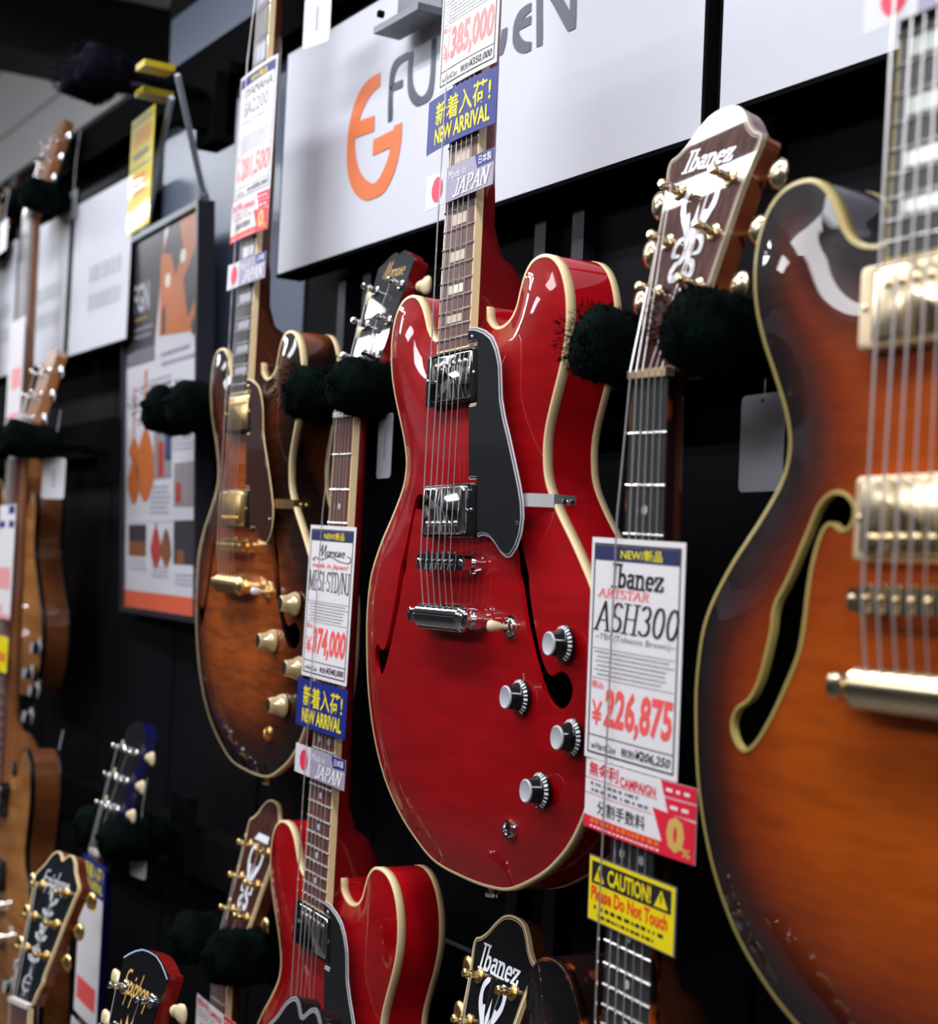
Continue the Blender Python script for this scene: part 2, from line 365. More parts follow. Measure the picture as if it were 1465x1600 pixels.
FH = [(72, 56), (80, 54), (87, 46), (92, 34), (98, 18), (105, 3), (110, -6), (112, -16), (118, -34), (126, -54), (134, -69), (142, -77), (149, -76), (156, -73), (163, -75), (168, -82), (167, -91), (161, -98), (152, -100), (143, -97),
      (135, -89), (127, -77), (118, -60), (110, -43), (104, -26), (100, -14), (95, -6), (92, 8), (87, 23), (82, 36), (77, 44), (73, 41), (67, 38), (61, 41), (59, 47), (63, 54)]
FH_W = [(66, 54), (76, 53), (86, 45), (97, 26), (108, 8), (117, -5), (119, -20), (126, -42), (134, -55), (141, -60), (149, -64), (154, -72), (150, -81), (141, -85), (130, -79), (117, -64), (105, -46), (96, -30), (92, -14), (89, 8), (84, 26), (78, 37), (71, 40),
        (64, 36), (57, 38), (54, 45), (58, 51)]
PG = [(31, 181), (44, 180), (58, 176), (70, 170), (78, 160), (83, 148), (84, 136), (85, 122), (90, 108), (97, 94), (106, 74), (113, 58), (117, 46), (118, 34), (115, 22), (108, 12), (100, 6), (93, 5), (85, 8), (76, 15), (67, 20), (56, 21.5), (47, 20), (47, 64), (33, 64), (33, 122), (47, 122), (47, 168), (31, 168)]
def body_mesh(outline, holes, yfn, arch, dens):
    P = [Vector(p) for p in outline]; loops = [list(range(len(P)))]; E = [(i, (i + 1) % len(outline)) for i in range(len(outline))]
    for h in holes:
        n0 = len(P); P += [Vector(p) for p in h]; E += [(n0 + i, n0 + (i + 1) % len(h)) for i in range(len(h))]
    A = np.array(outline); x0, z0 = A.min(0); x1, z1 = A.max(0); G = []
    r = 0; z = z0
    while z < z1:
        x = x0 + (dens / 2 if r % 2 else 0)
        while x < x1: G.append((x, z)); x += dens
        z += dens * .866; r += 1
    G = np.array(G); k = inside(G, outline) & (dist(G, outline) > dens * .55)
    for h in holes: k &= ~inside(G, h) & (dist(G, h) > dens * .4)
    P += [Vector(p) for p in G[k]]
    v, e, f, *_ = delaunay_2d_cdt(P, E, [], 0, 1e-7)
    V = np.array([(p.x, p.y) for p in v]); F = np.array([q for q in f if len(q) == 3]); C = V[F].mean(1)
    keep = inside(C, outline)
    for h in holes: keep &= ~inside(C, h)
    F = F[keep]; a, b, c = V[F[:, 0]], V[F[:, 1]], V[F[:, 2]]
    cr = (b[:, 0] - a[:, 0]) * (c[:, 1] - a[:, 1]) - (b[:, 1] - a[:, 1]) * (c[:, 0] - a[:, 0])
    F[cr < 0] = F[cr < 0][:, ::-1]
    d = dist(V, outline); h = arch * (1 - np.exp(-d / .034)) / (1 - math.exp(-.12 / .034))
    # smooth the dome along its ridges
    ed = np.vstack([F[:, [0, 1]], F[:, [1, 2]], F[:, [2, 0]]]); ed = np.vstack([ed, ed[:, ::-1]])
    cnt = np.bincount(ed[:, 0], minlength=len(V)).clip(1); fixed = d < 1e-4
    for _ in range(14):
        h2 = np.bincount(ed[:, 0], weights=h[ed[:, 1]], minlength=len(V)) / cnt; h = np.where(fixed, h, .5 * h + .5 * h2)
    pts = [(u, yfn(z) + arch - hh, z) for (u, z), hh in zip(V, h)]
    return pts, [tuple(int(i) for i in q) for q in F], d
def cyl_button(mb, c, ax, style):
    c = Vector(c); ax = Vector(ax)
    if style == 'key':     # ivory keystone tulip
        mb.lathe(c, ax, [(0, .0025), (.002, .005), (.004, .0045), (.006, .006)], 10)
        b = MB(); b.box(-.0035, .0035, -.0065, .0065, 0, 1)
        s = 1 if ax.x > 0 else -1; x = c.x + s * .006
        r = []
        for t, w, th in ((0, .0055, .0035), (.006, .0085, .0034), (.013, .0092, .003), (.016, .0075, .0024), (.017, .003, .001)):
            r.append([(x + s * t, c.y + th * math.cos(a), c.z + w * math.sin(a)) for a in [2 * math.pi * i / 10 for i in range(10)]])
        mb.loft(r)
    else:                  # metal kidney
        s = 1 if ax.x > 0 else -1; x = c.x
        r = []
        for t, w, th in ((0, .002, .002), (.003, .004, .0035), (.006, .0095, .004), (.012, .0105, .0036), (.017, .008, .0028), (.0185, .003, .001)):
            r.append([(x + s * t, c.y + th * math.cos(a), c.z + w * math.sin(a)) for a in [2 * math.pi * i / 12 for i in range(12)]])
        mb.loft(r)
HEADS = {
 'crest': [(21.5, 0), (24, 12), (29, 28), (34, 50), (39, 90), (44, 125), (50, 150), (41, 156), (33, 162), (26, 170), (16, 178), (5, 181)],
 'book': [(21.5, 0), (25, 14), (30, 26), (29, 34), (34, 60), (40, 95), (46, 122), (49, 136), (40, 146), (33, 153), (26, 163), (16, 169), (8, 167), (1, 161)],
 'plain': [(21.5, 0), (25, 12), (31, 22), (32, 40), (34, 90), (38, 140), (39, 152), (28, 157), (18, 163), (8, 165), (1, 162)],
 'low': [(21.5, 0), (25, 12), (33, 24), (35, 60), (39, 110), (43, 150), (36, 155), (26, 160), (14, 164), (3, 165)],
}
def guitar(name, label, bridge, u=(.998, -.06, 0), v=(0, 0, 1), st=None, group=None):
    st = dict(dict(top=red, side=red_side, back=red_side, neck=red_dark, bind=cream, board=rosewood, inlay='block', inlaymat=inlay_ivory, hw=chrome, ringmat=black, knobs='silver', pg=None, fholes='plain', hi=True,
              head='plain', headmat=black, headbind=None, button='key', buttonmat=ivory, frets=(1, 22), poles=True, headside=None, rim=.045, nut=bone, pups=True, body=True, board_bind=True), **(st or {}))
    u = Vector(u).normalized(); v = Vector(v).normalized(); w = -(u.cross(v)).normalized()   # u across, v up, w into the wall
    w = v.cross(u).normalized()
    b = Vector(bridge)
    T = thing(name, label, 'guitar', b - v * ZB, (u, w, v), group)
    hi = st['hi']; arch = .012
    def yb(z): return .013 - .055 * z            # face of the body at its crown, leaning back from the neck
    tf = lambda x, y, z: (x, y, z + ZB)
    def P(mb, n, m, parent=T, smooth=False): return mb.build(n, m, parent, smooth, tf)
    out = st.get('outline') or semi_outline()
    if not hi: out = resample(out, .009)
    top = lambda uu, zz, d: (uu, yb(zz) + d, zz)
    # ---- body
    rim = st['rim']; ye = lambda z: yb(z) + arch
    if st['body']:
        holes = []
        if st['fholes'] and hi:
            src = FH_W if st['fholes'] == 'bound' else FH
            for sgn in (1, -1):
                h = resample(spline([(sgn * a / 1000, c / 1000) for a, c in src], 3), .0035)
                if sgn < 0: h = h[::-1]
                if sum(h[i][0] * h[(i + 1) % len(h)][1] - h[(i + 1) % len(h)][0] * h[i][1] for i in range(len(h))) < 0: h = h[::-1]
                holes.append(h)
        V, F, d = body_mesh(out, holes, yb, arch, .0065 if hi else .016)
        mb = MB(); mb.add(V, F)
        o = P(mb, 'body_top', st['top'], smooth=True)
        at = o.data.attributes.new('edge', 'FLOAT', 'POINT'); at.data.foreach_set('value', d.astype(np.float32))
        n = len(out)
        mb = MB(); mb.loft([[(p, ye(z) + k, z) for p, z in out] for k in (0, rim / 2, rim)], caps=False)
        o = P(mb, 'body_side', st['side'], smooth=True)
        mb = MB(); vv, ff, dd = body_mesh(out, [], lambda z: 0, 0, .03)
        hb = .012 * (1 - np.exp(-dd / .04))
        mb.add([(p[0], ye(p[2]) + rim + float(k), p[2]) for p, k in zip(vv, hb)], [q[::-1] for q in ff]); P(mb, 'body_back', st['back'], smooth=True)
        if holes:
            for h in holes:
                VA = np.array(V); hh = np.array([yb(z) + arch - VA[np.argmin((VA[:, 0] - p) ** 2 + (VA[:, 2] - z) ** 2), 1] for p, z in h])
                mb = MB(); wide = .0022 if st['fholes'] == 'bound' else 0
                r = [[(p, yb(z) + arch - k - (.0002 if wide else 0), z) for (p, z), k in zip(h, hh)], [(p, yb(z) + arch - k + .0038, z) for (p, z), k in zip(h, hh)]]
                if wide: r = [[(p, yb(z) + arch - k + .0002, z) for (p, z), k in zip(offset(h, -wide), hh)], [(p, yb(z) + arch - k - .0006, z) for (p, z), k in zip(offset(h, -wide * .8), hh)], [(p, yb(z) + arch - k - .0006, z) for (p, z), k in zip(h, hh)], r[1]]
                mb.loft(r, caps=False); P(mb, 'sound_hole_binding' if wide else 'sound_hole_wall', st['bind'] if wide else st['side'], smooth='auto')
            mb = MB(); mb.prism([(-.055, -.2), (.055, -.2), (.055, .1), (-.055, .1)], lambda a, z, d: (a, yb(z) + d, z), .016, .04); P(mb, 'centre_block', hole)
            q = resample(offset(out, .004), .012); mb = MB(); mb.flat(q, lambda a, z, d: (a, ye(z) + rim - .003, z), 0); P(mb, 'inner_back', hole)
        def bind(nm, y0, y1, lip, m):
            o0 = offset(out, -.0004); i0 = offset(out, lip)
            mb = MB(); mb.loft([[(p, ye(z) + (y0 if lip == 0 else y0 - .0006), z) for p, z in i0], [(p, ye(z) + y0 - .0006, z) for p, z in offset(out, 0)], [(p, ye(z) + y0, z) for p, z in o0], [(p, ye(z) + y1, z) for p, z in o0], [(p, ye(z) + y1, z) for p, z in out]], caps=False)
            return P(mb, nm, m, smooth=True)
        if st['bind']:
            bind('front_binding', 0, .0062, .0022, st['bind']); bind('back_binding', rim - .0055, rim, .0, st['bind'])
        mb = MB(); mb.lathe((0, ye(-.249) + rim / 2, -.2485), (0, 0, -1), [(0, .006), (.002, .006), (.004, .004), (.009, .004), (.011, .007), (.014, .006)], 12); P(mb, 'strap_button', st['hw'], smooth='auto')
    # ---- neck, fretboard
    def ring(z, hw, y0, dep, n=10, sq=1.0):
        return [(hw, y0, z)] + [(hw * math.copysign(abs(math.cos(math.pi * i / n)) ** sq, math.cos(math.pi * i / n)), y0 + dep * math.sin(math.pi * i / n) ** sq, z) for i in range(1, n)] + [(-hw, y0, z)]
    zt = SC; rings = []
    for z, dep, sq in ((zt + .004, .015, 1), (fz(1), .0155, .9), (fz(12), .0185, .9), (fz(15), .021, .85), (fz(16.5), .028, .7), (.235, .04, .6), (.222, .048, .5), (.205, .054, .4), (.17, .054, .35)):
        rings.append(ring(z, fhw(z) - .0003, .0055, dep, 12, sq))
    mb = MB(); mb.loft(rings); P(mb, 'neck', st['neck'], smooth='auto')
    ze = fz(22) - .008
    mb = MB(); mb.loft([[(-fhw(z) + .0016, .0, z), (fhw(z) - .0016, .0, z), (fhw(z) - .0016, .0055, z), (-fhw(z) + .0016, .0055, z)] for z in (zt, ze)]); fb = P(mb, 'fretboard', st['board'])
    if st['board_bind']:
        mb = MB()
        for sg in (1, -1):
            r = []
            for z in (zt, ze - .0016): a, c = sg * (fhw(z) - .0016), sg * fhw(z); r.append([(a, -.0001, z), (c, .0001, z), (c, .0065, z), (a, .0065, z)])
            mb.loft(r)
        mb.box(-fhw(ze), fhw(ze), 0, .0065, ze - .0016, ze); P(mb, 'fretboard_binding', st['bind'] or cream)
    for n_ in range(st['frets'][0], st['frets'][1] + 1):
        z = fz(n_); h = fhw(z) - .0004; mb = MB()
        mb.loft([[(s_ * h, .0003, z - .0013), (s_ * h, -.0008, z - .0008), (s_ * h, -.0012, z), (s_ * h, -.0008, z + .0008), (s_ * h, .0003, z + .0013)] for s_ in (-1, 1)]); P(mb, 'fret', fretmetal)
    marks = [1, 3, 5, 7, 9, 12, 15, 17, 19, 21] if st['inlay'] == 'split' else [3, 5, 7, 9, 12, 15, 17, 19, 21]
    for n_ in marks if st['inlay'] else []:
        za, zb_ = fz(n_ - 1), fz(n_); zc = (za + zb_) / 2; hz = (za - zb_)
        if st['inlay'] == 'block':
            k = fhw(zc) * .44; mb = MB(); mb.box(-k, k, -.0003, .0005, zc - hz * .30, zc + hz * .26); P(mb, 'inlay', st['inlaymat'], fb)
        elif st['inlay'] == 'split':
            k = fhw(zc) * .68; mb = MB(); mb.box(-k, -.0008, -.0003, .0005, zc - hz * .3, zc + hz * .3); P(mb, 'inlay', st['inlaymat'], fb)
            mb = MB(); mb.box(.0008, k, -.0003, .0005, zc - hz * .3, zc + hz * .3); P(mb, 'inlay', st['inlaymat'], fb)
        else:
            for uu in ((-.011, .011) if n_ == 12 else (0,)):
                mb = MB(); mb.lathe((uu, .0004, zc), (0, -1, 0), [(0, .0031), (.0007, .0031)], 12); P(mb, 'inlay', st['inlaymat'], fb)
    mb = MB(); mb.box(-.0215, .0215, -.003, .004, zt, zt + .005); P(mb, 'nut', st['nut'])
    # ---- headstock, tilted back
    ct, sn = math.cos(math.radians(15)), math.sin(math.radians(15)); z0 = zt + .004
    def hd(a, s_, dd): return (a, .004 + s_ * sn + dd * ct, z0 + s_ * ct - dd * sn)
    half = [(a / 1000, c / 1000) for a, c in HEADS[st['head']]]
    ho = half[:1] + spline(half[1:], 4, False); ho = ho + [(-a, c) for a, c in ho[::-1]]
    mb = MB(); mb.prism(ho, hd, .0012, .0155); P(mb, 'headstock', st['headside'] or st['neck'])
    mb = MB(); mb.prism(ho, hd, 0, .0012); face = P(mb, 'headstock_face', st['headmat'])
    if st['headbind']:
        o1 = offset(ho, -.0003); o2 = offset(ho, .0016); o3 = offset(ho, .0030)
        mb = MB(); mb.loft([[hd(a, c, .0035) for a, c in o1], [hd(a, c, -.0003) for a, c in o1], [hd(a, c, -.0003) for a, c in o2]], caps=False); P(mb, 'headstock_binding', st['headbind'], face)
        if st.get('headlines'):
            for k_ in (.0006, .0024):
                mb = MB(); mb.loft([[hd(a, c, -.0004) for a, c in offset(ho, k_)], [hd(a, c, -.0004) for a, c in offset(ho, k_ + .00055)]], caps=False); P(mb, 'edge_line', white_ply, face)
        if st.get('headply'):
            mb = MB(); mb.loft([[hd(a, c, -.0002) for a, c in offset(ho, .0026)], [hd(a, c, -.0002) for a, c in offset(ho, .0032)]], caps=False); P(mb, 'headstock_purfling', st['headbind'], face)
    posts = []
    for i, s_ in enumerate((.055, .091, .127)):
        for sg in (-1, 1):
            uu = sg * (.0225 + .0025 * i); posts.append((uu, s_, sg)); mb = MB(); c = hd(uu, s_, 0); ax = (0, -ct, sn)
            mb.lathe(c, ax, [(0, .0062), (.0012, .0062), (.002, .0045), (.0022, .0032), (.009, .0032), (.0105, .0024), (.012, .0034), (.0155, .0034), (.0165, .0022)], 12); tn = P(mb, 'tuner_post', st['hw'], smooth='auto')
            ex = np.interp(s_, [p[1] for p in half if 1], [p[0] for p in half])
            mb = MB(); q = hd(sg * ex, s_, .010); mb.tube([hd(sg * (ex - .004), s_, .010), hd(sg * (ex + .011), s_, .010)], .0017, 6); P(mb, 'tuner_shaft', st['hw'], tn)
            mb = MB(); cyl_button(mb, hd(sg * (ex + .009), s_, .010), (sg, 0, 0), st['button']); P(mb, 'tuner_button', st['buttonmat'], tn, True)
    # ---- strings
    order = [(-1, 0), (-1, 1), (-1, 2), (1, 2), (1, 1), (1, 0)]
    zs = 0
    for i in range(6):
        un = -.0178 + .0356 * i / 5; ub = -.026 + .052 * i / 5; sg, k = order[i]; s_ = (.055, .091, .127)[k]; uu = sg * (.0225 + .0025 * k)
        path = [hd(uu - sg * .0034, s_, -.010), (un, -.0033, zt + .004), (un, -.0030, zt)]
        if i == 0:
            for zz in (st.get('over') or []):
                k_ = zz / SC; path.append((ub + (un - ub) * k_, -.0083, zz))
        path += [(ub, -.0058, .0)]
        if st['pups']: path.append((ub, -.001, -.036))
        r = (.00062, .00055, .00047, .0004, .00032, .0003)[i] * st.get('gauge', 1.0)
        mb = MB(); mb.tube(path, r, 4 if not hi else 5, False); P(mb, 'string', nickel)
    if not st['body']: return T
    # ---- pickups
    if st['pups']:
        for zc, pz in ((.1455, .0105), (.0405, -.0105)):
            y = lambda z: yb(z)
            fr = lambda a, z, d: (a, yb(zc) - .002 + d, z)
            W2, H2 = .0455, .0215
            def rr(wd, ht, rad, n=4):
                q = []
                for cx_, cz_, a0 in ((wd - rad, ht - rad, 0), (-wd + rad, ht - rad, 90), (-wd + rad, -ht + rad, 180), (wd - rad, -ht + rad, 270)):
                    q += [(cx_ + rad * math.cos(math.radians(a0 + 90 * i / n)), cz_ + rad * math.sin(math.radians(a0 + 90 * i / n))) for i in range(n + 1)]
                return q
            base = [(a, zc + c) for a, c in rr(W2, H2, .003)]; inn = [(a, zc + c) for a, c in rr(.0352, .0195, .003)]
            tp = yb(zc) - .0055 if zc > .1 else yb(zc) - .0075; bt = yb(zc) + .009
            mb = MB(); nn = len(base)
            mb.loft([[(a, bt, c) for a, c in base], [(a * .985, tp + .0006, zc + (c - zc) * .97) for a, c in base], [(a * .965, tp, zc + (c - zc) * .94) for a, c in base], [(a, tp, c) for a, c in inn], [(a, tp + .006, c) for a, c in inn]], caps=False)
            rg = P(mb, 'pickup_ring', st['ringmat'], smooth='auto')
            cov = rr(.0348, .0188, .004); cy_ = -.0010 if zc > .1 else -.0022
            mb = MB(); mb.loft([[(a, tp + .005, zc + c) for a, c in cov], [(a, cy_ + .0016, zc + c) for a, c in cov], [(a * .99, cy_ + .0005, zc + c * .98) for a, c in cov], [(a * .97, cy_, zc + c * .945) for a, c in cov]])
            cv = P(mb, 'pickup_cover', st['hw'], rg, 'auto')
            for i in range(6):
                mb = MB(); mb.lathe((-.025 + .05 * i / 5, cy_, zc + pz), (0, -1, 0), [(-.0005, .0024), (.0007, .0024), (.0012, .0016)], 10); P(mb, 'pole_screw', st['hw'], rg, 'auto')
            for sg in (-1, 1):
                mb = MB(); mb.lathe((sg * .0400, tp, zc), (0, -1, 0), [(0, .0019), (.0008, .0019), (.0013, .001)], 8); P(mb, 'ring_screw', st['hw'], rg, 'auto')
        # ---- bridge
        mb = MB(); rr_ = []
        for a, hw_, top_, in ((-.0425, .003, -.0012), (-.040, .0055, -.0022), (-.025, .0062, -.0032), (0, .0062, -.0040), (.025, .0062, -.0032), (.040, .0055, -.0022), (.0425, .003, -.0012)):
            rr_.append([(a, top_, -hw_), (a, top_, hw_), (a, .0048, hw_), (a, .0048, -hw_)])
        mb.loft(rr_); br = P(mb, 'bridge', st['hw'])
        for i in range(6):
            ub = -.026 + .052 * i / 5; mb = MB(); mb.loft([[(ub - .003, -.0022, -.003), (ub - .0006, -.0058, -.0005), (ub + .0006, -.0058, -.0005), (ub + .003, -.0022, -.003)], [(ub - .003, -.0022, .003), (ub - .0006, -.0058, .0005), (ub + .0006, -.0058, .0005), (ub + .003, -.0022, .003)]]); P(mb, 'saddle', st['hw'], br)
            mb = MB(); mb.lathe((ub, -.001, .0055), (0, 0, 1), [(0, .0019), (.0022, .0019), (.0028, .001)], 8); P(mb, 'saddle_screw', st['hw'], br)
        for sg in (-1, 1):
            mb = MB(); mb.lathe((sg * .037, .0045, 0), (0, 1, 0), [(0, .0035), (.002, .0035), (.002, .0085), (.0045, .0085), (.0055, .0060), (yb(0) - .002, .0060)], 14); P(mb, 'bridge_post', st['hw'], br, 'auto')
            mb = MB(); mb.lathe((sg * .037, -.0018, 0), (0, -1, 0), [(0, .0028), (.001, .0028), (.0014, .0018)], 10); P(mb, 'bridge_screw', st['hw'], br, 'auto')
        # ---- tailpiece
        zt_ = -.043; mb = MB()
        sec = lambda a, k, dz: [(a, .0035 + k * .0082 * math.cos(t), zt_ + dz + k * .0105 * math.sin(t)) for t in [2 * math.pi * i / 10 for i in range(10)]]
        mb.loft([sec(-.046, .35, 0), sec(-.0445, .62, 0), sec(-.038, .75, 0), sec(-.036, 1, 0), sec(.036, 1, 0), sec(.038, .75, 0), sec(.0445, .62, 0), sec(.046, .35, 0)]); tl = P(mb, 'tailpiece', st['hw'], smooth='auto')
        for sg in (-1, 1):
            mb = MB(); mb.lathe((sg * .0475, -.003, zt_), (0, 1, 0), [(0, .004), (.001, .0062), (.004, .0062), (.004, .004), (.0075, .004), (.0075, .0075), (.013, .0075), (.0145, .0060), (yb(zt_) + .007, .0060)], 14); P(mb, 'tailpiece_stud', st['hw'], tl, 'auto')
        for i in range(6):
            ub = -.026 + .052 * i / 5; mb = MB(); mb.lathe((ub, -.0008, zt_ + .0065), (0, -.3, 1), [(0, .0022), (.0016, .0022), (.0022, .0014)], 8); P(mb, 'string_collar', st['hw'], tl)
    surf = lambda uu, zz: yb(zz) + arch - arch * (1 - math.exp(-min(.12, float(dist(np.array([(uu, zz)]), out)[0])) / .034)) / (1 - math.exp(-.12 / .034))
    # ---- pickguard and its bracket
    if st['pg']:
        base = resample([(a / 1000, c / 1000) for a, c in PG][::-1], .0035)
        if sum(base[i][0] * base[(i + 1) % len(base)][1] - base[(i + 1) % len(base)][0] * base[i][1] for i in range(len(base))) < 0: base = base[::-1]
        lay = [(-.0002, 0, .0008, white_ply), (.0010, -.0005, .0003, pg_black), (.0017, -.0010, -.0002, white_ply), (.0027, -.0018, -.0008, pg_black)] if st['pg'] == 'ply' else [(0, 0, .0008, st['bind'] or cream), (.0018, -.0014, .0001, st['pgmat'])]
        par = T
        for i, (of, d0, d1, m) in enumerate(lay):
            q = offset(base, of); mb = MB(); mb.prism(q, lambda a, z, d: (a, yb(z) - .006 + d, z), d0, d1)
            o = P(mb, 'pickguard' if i == 0 else 'pickguard_ply', m, par)
            if i == 0: par = o
        for a, z in ((.041, .172), (.112, .03)):
            mb = MB(); mb.lathe((a, yb(z) - .0078, z), (0, -1, 0), [(0, .002), (.0007, .002), (.0011, .0012)], 8); P(mb, 'pickguard_screw', st['hw'], par)
        a0, z_ = .113, .047; k = min(out, key=lambda p: (p[0] < .05) * 9 + abs(p[1] - z_)); ex = k[0]; ys = ye(z_)
        mb = MB(); pth = [(a0 - .012, yb(z_) - .004), (a0 + .007, yb(z_) - .003), (a0 + .012, yb(z_) + .003), (ex + .0012, ys - .002), (ex + .0014, ys + .004), (ex + .0010, ys + .0165)]
        mb.loft([[(a, y, z_ - .0048), (a, y, z_ + .0048), (a + .0007, y + .0007, z_ + .0048), (a + .0007, y + .0007, z_ - .0048)] for a, y in pth]); bk = P(mb, 'pickguard_bracket', satin if st['hw'] is chrome else st['hw'], par)
        for y in (ys + .0075, ys + .0135):
            mb = MB(); mb.lathe((ex + .0012, y, z_), (1, 0, 0), [(0, .0024), (.0012, .0022), (.0018, .0012)], 8); P(mb, 'bracket_screw', st['hw'], par)
    # ---- knobs, switch, jack
    kp = [(.163, -.054), (.107, -.096), (.171, -.118), (.132, -.160)]
    for i, (a, z) in enumerate(kp if st['knobs'] else []):
        y = surf(a, z); mb = MB()
        if st['knobs'] == 'silver':
            mb.lathe((a, y - .0006, z), (0, -1, 0), [(0, .0125), (.0012, .0132), (.0028, .0128), (.0042, .0105), (.0062, .0092), (.0132, .0082), (.0137, .0078)], 24); kb = P(mb, 'control_knob', black, smooth='auto')
            mb = MB(); mb.lathe((a, y - .0141, z), (0, -1, 0), [(0, .0083), (.0009, .0083), (.0013, .0076), (.0010, .0070)], 24); P(mb, 'silver_knob_cap', silvercap, kb, 'auto')
            mb = MB()
            for j in range(22):
                t = math.radians(-60 + 300 * j / 21); c_, s_ = math.cos(t), math.sin(t); e = Vector((c_, 0, s_)); q = Vector((-s_, 0, c_)); p = Vector((a, y, z))
                lo = p + e * .0129 + Vector((0, -.0036, 0)); hi_ = p + e * .0108 + Vector((0, -.0056, 0)); wv = q * (.00055 if j % 2 else .0009)
                mb.add([lo - wv, lo + wv, hi_ + wv, hi_ - wv], [(0, 1, 2, 3)])
            o = P(mb, 'knob_scale', INK['white'], kb); o['kind'] = 'stuff'
            mb = MB(); mb.add([(a - .002, y - .0006, z + .010), (a + .002, y - .0006, z + .010), (a, y - .0012, z + .0175), (a - .002, y - .0002, z + .010), (a + .002, y - .0002, z + .010), (a, y - .0006, z + .0175)], [(0, 1, 2), (3, 5, 4), (0, 3, 4, 1), (1, 4, 5, 2), (2, 5, 3, 0)]); P(mb, 'knob_pointer', chrome, kb)
        else:
            m = clearknob if st['knobs'] == 'amber' else black
            n = 24; prof = [(0, .0120), (.002, .0125), (.006, .0108), (.009, .0090), (.0165, .0080), (.0172, .0070)]
            mb.lathe((a, y - .0006, z), (0, -1, 0), prof, n); kb = P(mb, 'control_knob', m, smooth='auto')
            mb = MB(); mb.lathe((a, y - .0178, z), (0, -1, 0), [(0, .0066), (.0003, .0066)], 16); P(mb, 'knob_cap', palegold if st['knobs'] == 'amber' else silvercap, kb)
    if st['knobs'] and hi:
        a, z = .089, -.046; y = surf(a, z)
        mb = MB(); mb.lathe((a, y, z), (0, -1, 0), [(-.001, .0092), (.0008, .0092), (.0012, .0070), (.0028, .0068), (.0034, .005), (.005, .0046), (.0054, .003)], 18); sw = P(mb, 'pickup_switch', st['hw'], smooth='auto')
        mb = MB(); mb.lathe((a, y - .005, z), (-.12, -1, .04), [(0, .0018), (.004, .0020), (.0045, .0032), (.008, .0038), (.0115, .0045), (.0135, .0036), (.0143, .0012)], 14); P(mb, 'switch_tip', st.get('switchmat', ivory), sw, True)
        a, z = .083, -.195; y = surf(a, z); mb = MB(); mb.lathe((a, y, z), (0, -1, .08), [(-.001, .0086), (.0008, .0086), (.0010, .0066), (.0034, .0064), (.0036, .0046), (.0016, .0042), (.0016, .003)], 18); jk = P(mb, 'output_jack', st['hw'], smooth='auto')
        mb = MB(); mb.lathe((a, y - .0010, z), (0, -1, .08), [(0, .0035), (.0009, .0035)], 14); P(mb, 'jack_hole', black, jk)
    return T, hd, face, fb

FG = lambda T: T[0]
# the five large ones, then the farther ones
flame_br = burst('tobacco_burst', [(0.0, (.010, .004, .003)), (0.13, (.020, .006, .004)), (0.36, (.09, .016, .004)), (0.62, (.28, .054, .006)), (1.0, (.42, .088, .009))], .6)
burst_side = grain(mat('burst_side', (0.2, 0.05, 0.01), 0.22, 0, 0.9), (0.012, 0.004, 0.003), (0.30, 0.07, 0.012), (9, 9, 5), 2, .42, .66)
amber_burst = burst('violin_burst', [(0.0, (.006, .003, .004)), (0.12, (.014, .004, .005)), (0.27, (.07, .010, .005)), (0.46, (.24, .032, .004)), (0.8, (.40, .066, .004)), (1.0, (.42, .072, .004))], .3)
amber_side = mat('violin_side', (0.03, 0.025, 0.035), 0.25, 0, 0.8)
dark_burst = burst('dark_burst', [(0.0, (.004, .004, .005)), (0.2, (.007, .006, .008)), (0.6, (.07, .02, .006)), (1.0, (.10, .03, .008))], .3)
tort = grain(mat('tortoise_binding', (.2, .04, .01), .25, 0, .6), (0.012, 0.004, 0.004), (0.40, 0.07, 0.008), (60, 60, 30), 2, .56, .68)
tan_wood = grain(mat('natural_wood', (.42, .17, .04), .3, 0, .8), (.30, .105, .025), (.46, .20, .055), (12, 12, 40), 3)
brown_side = grain(mat('brown_wood_side', (.16, .05, .015), .3, 0, .6), (.10, .03, .010), (.19, .062, .018), (8, 8, 20), 3)
maple_neck = grain(mat('roasted_neck', (.36, .14, .05), .35, 0, .5), (.26, .095, .03), (.36, .14, .05), (80, 80, 6), 3)
brown_face = grain(mat('rosewood_face', (.06, .02, .015), .12, 0, 1.0), (.045, .013, .011), (.095, .032, .024), (220, 220, 12), 3); brown_face.node_tree.nodes['Principled BSDF'].inputs['Roughness'].default_value = .4; brown_face.node_tree.nodes['Principled BSDF'].inputs['Specular IOR Level'].default_value = .1; brown_face.node_tree.nodes['Principled BSDF'].inputs['Coat Roughness'].default_value = .012
headred = mat('head_red', (.20, .006, .006), .25, 0, .7)
neck_br = mat('brown_neck', (.075, .02, .010), .25, 0, .8)
headwood = grain(mat('head_side_wood', (.16, .04, .014), .22, 0, .8), (.11, .022, .009), (.20, .055, .018), (20, 20, 30), 2)

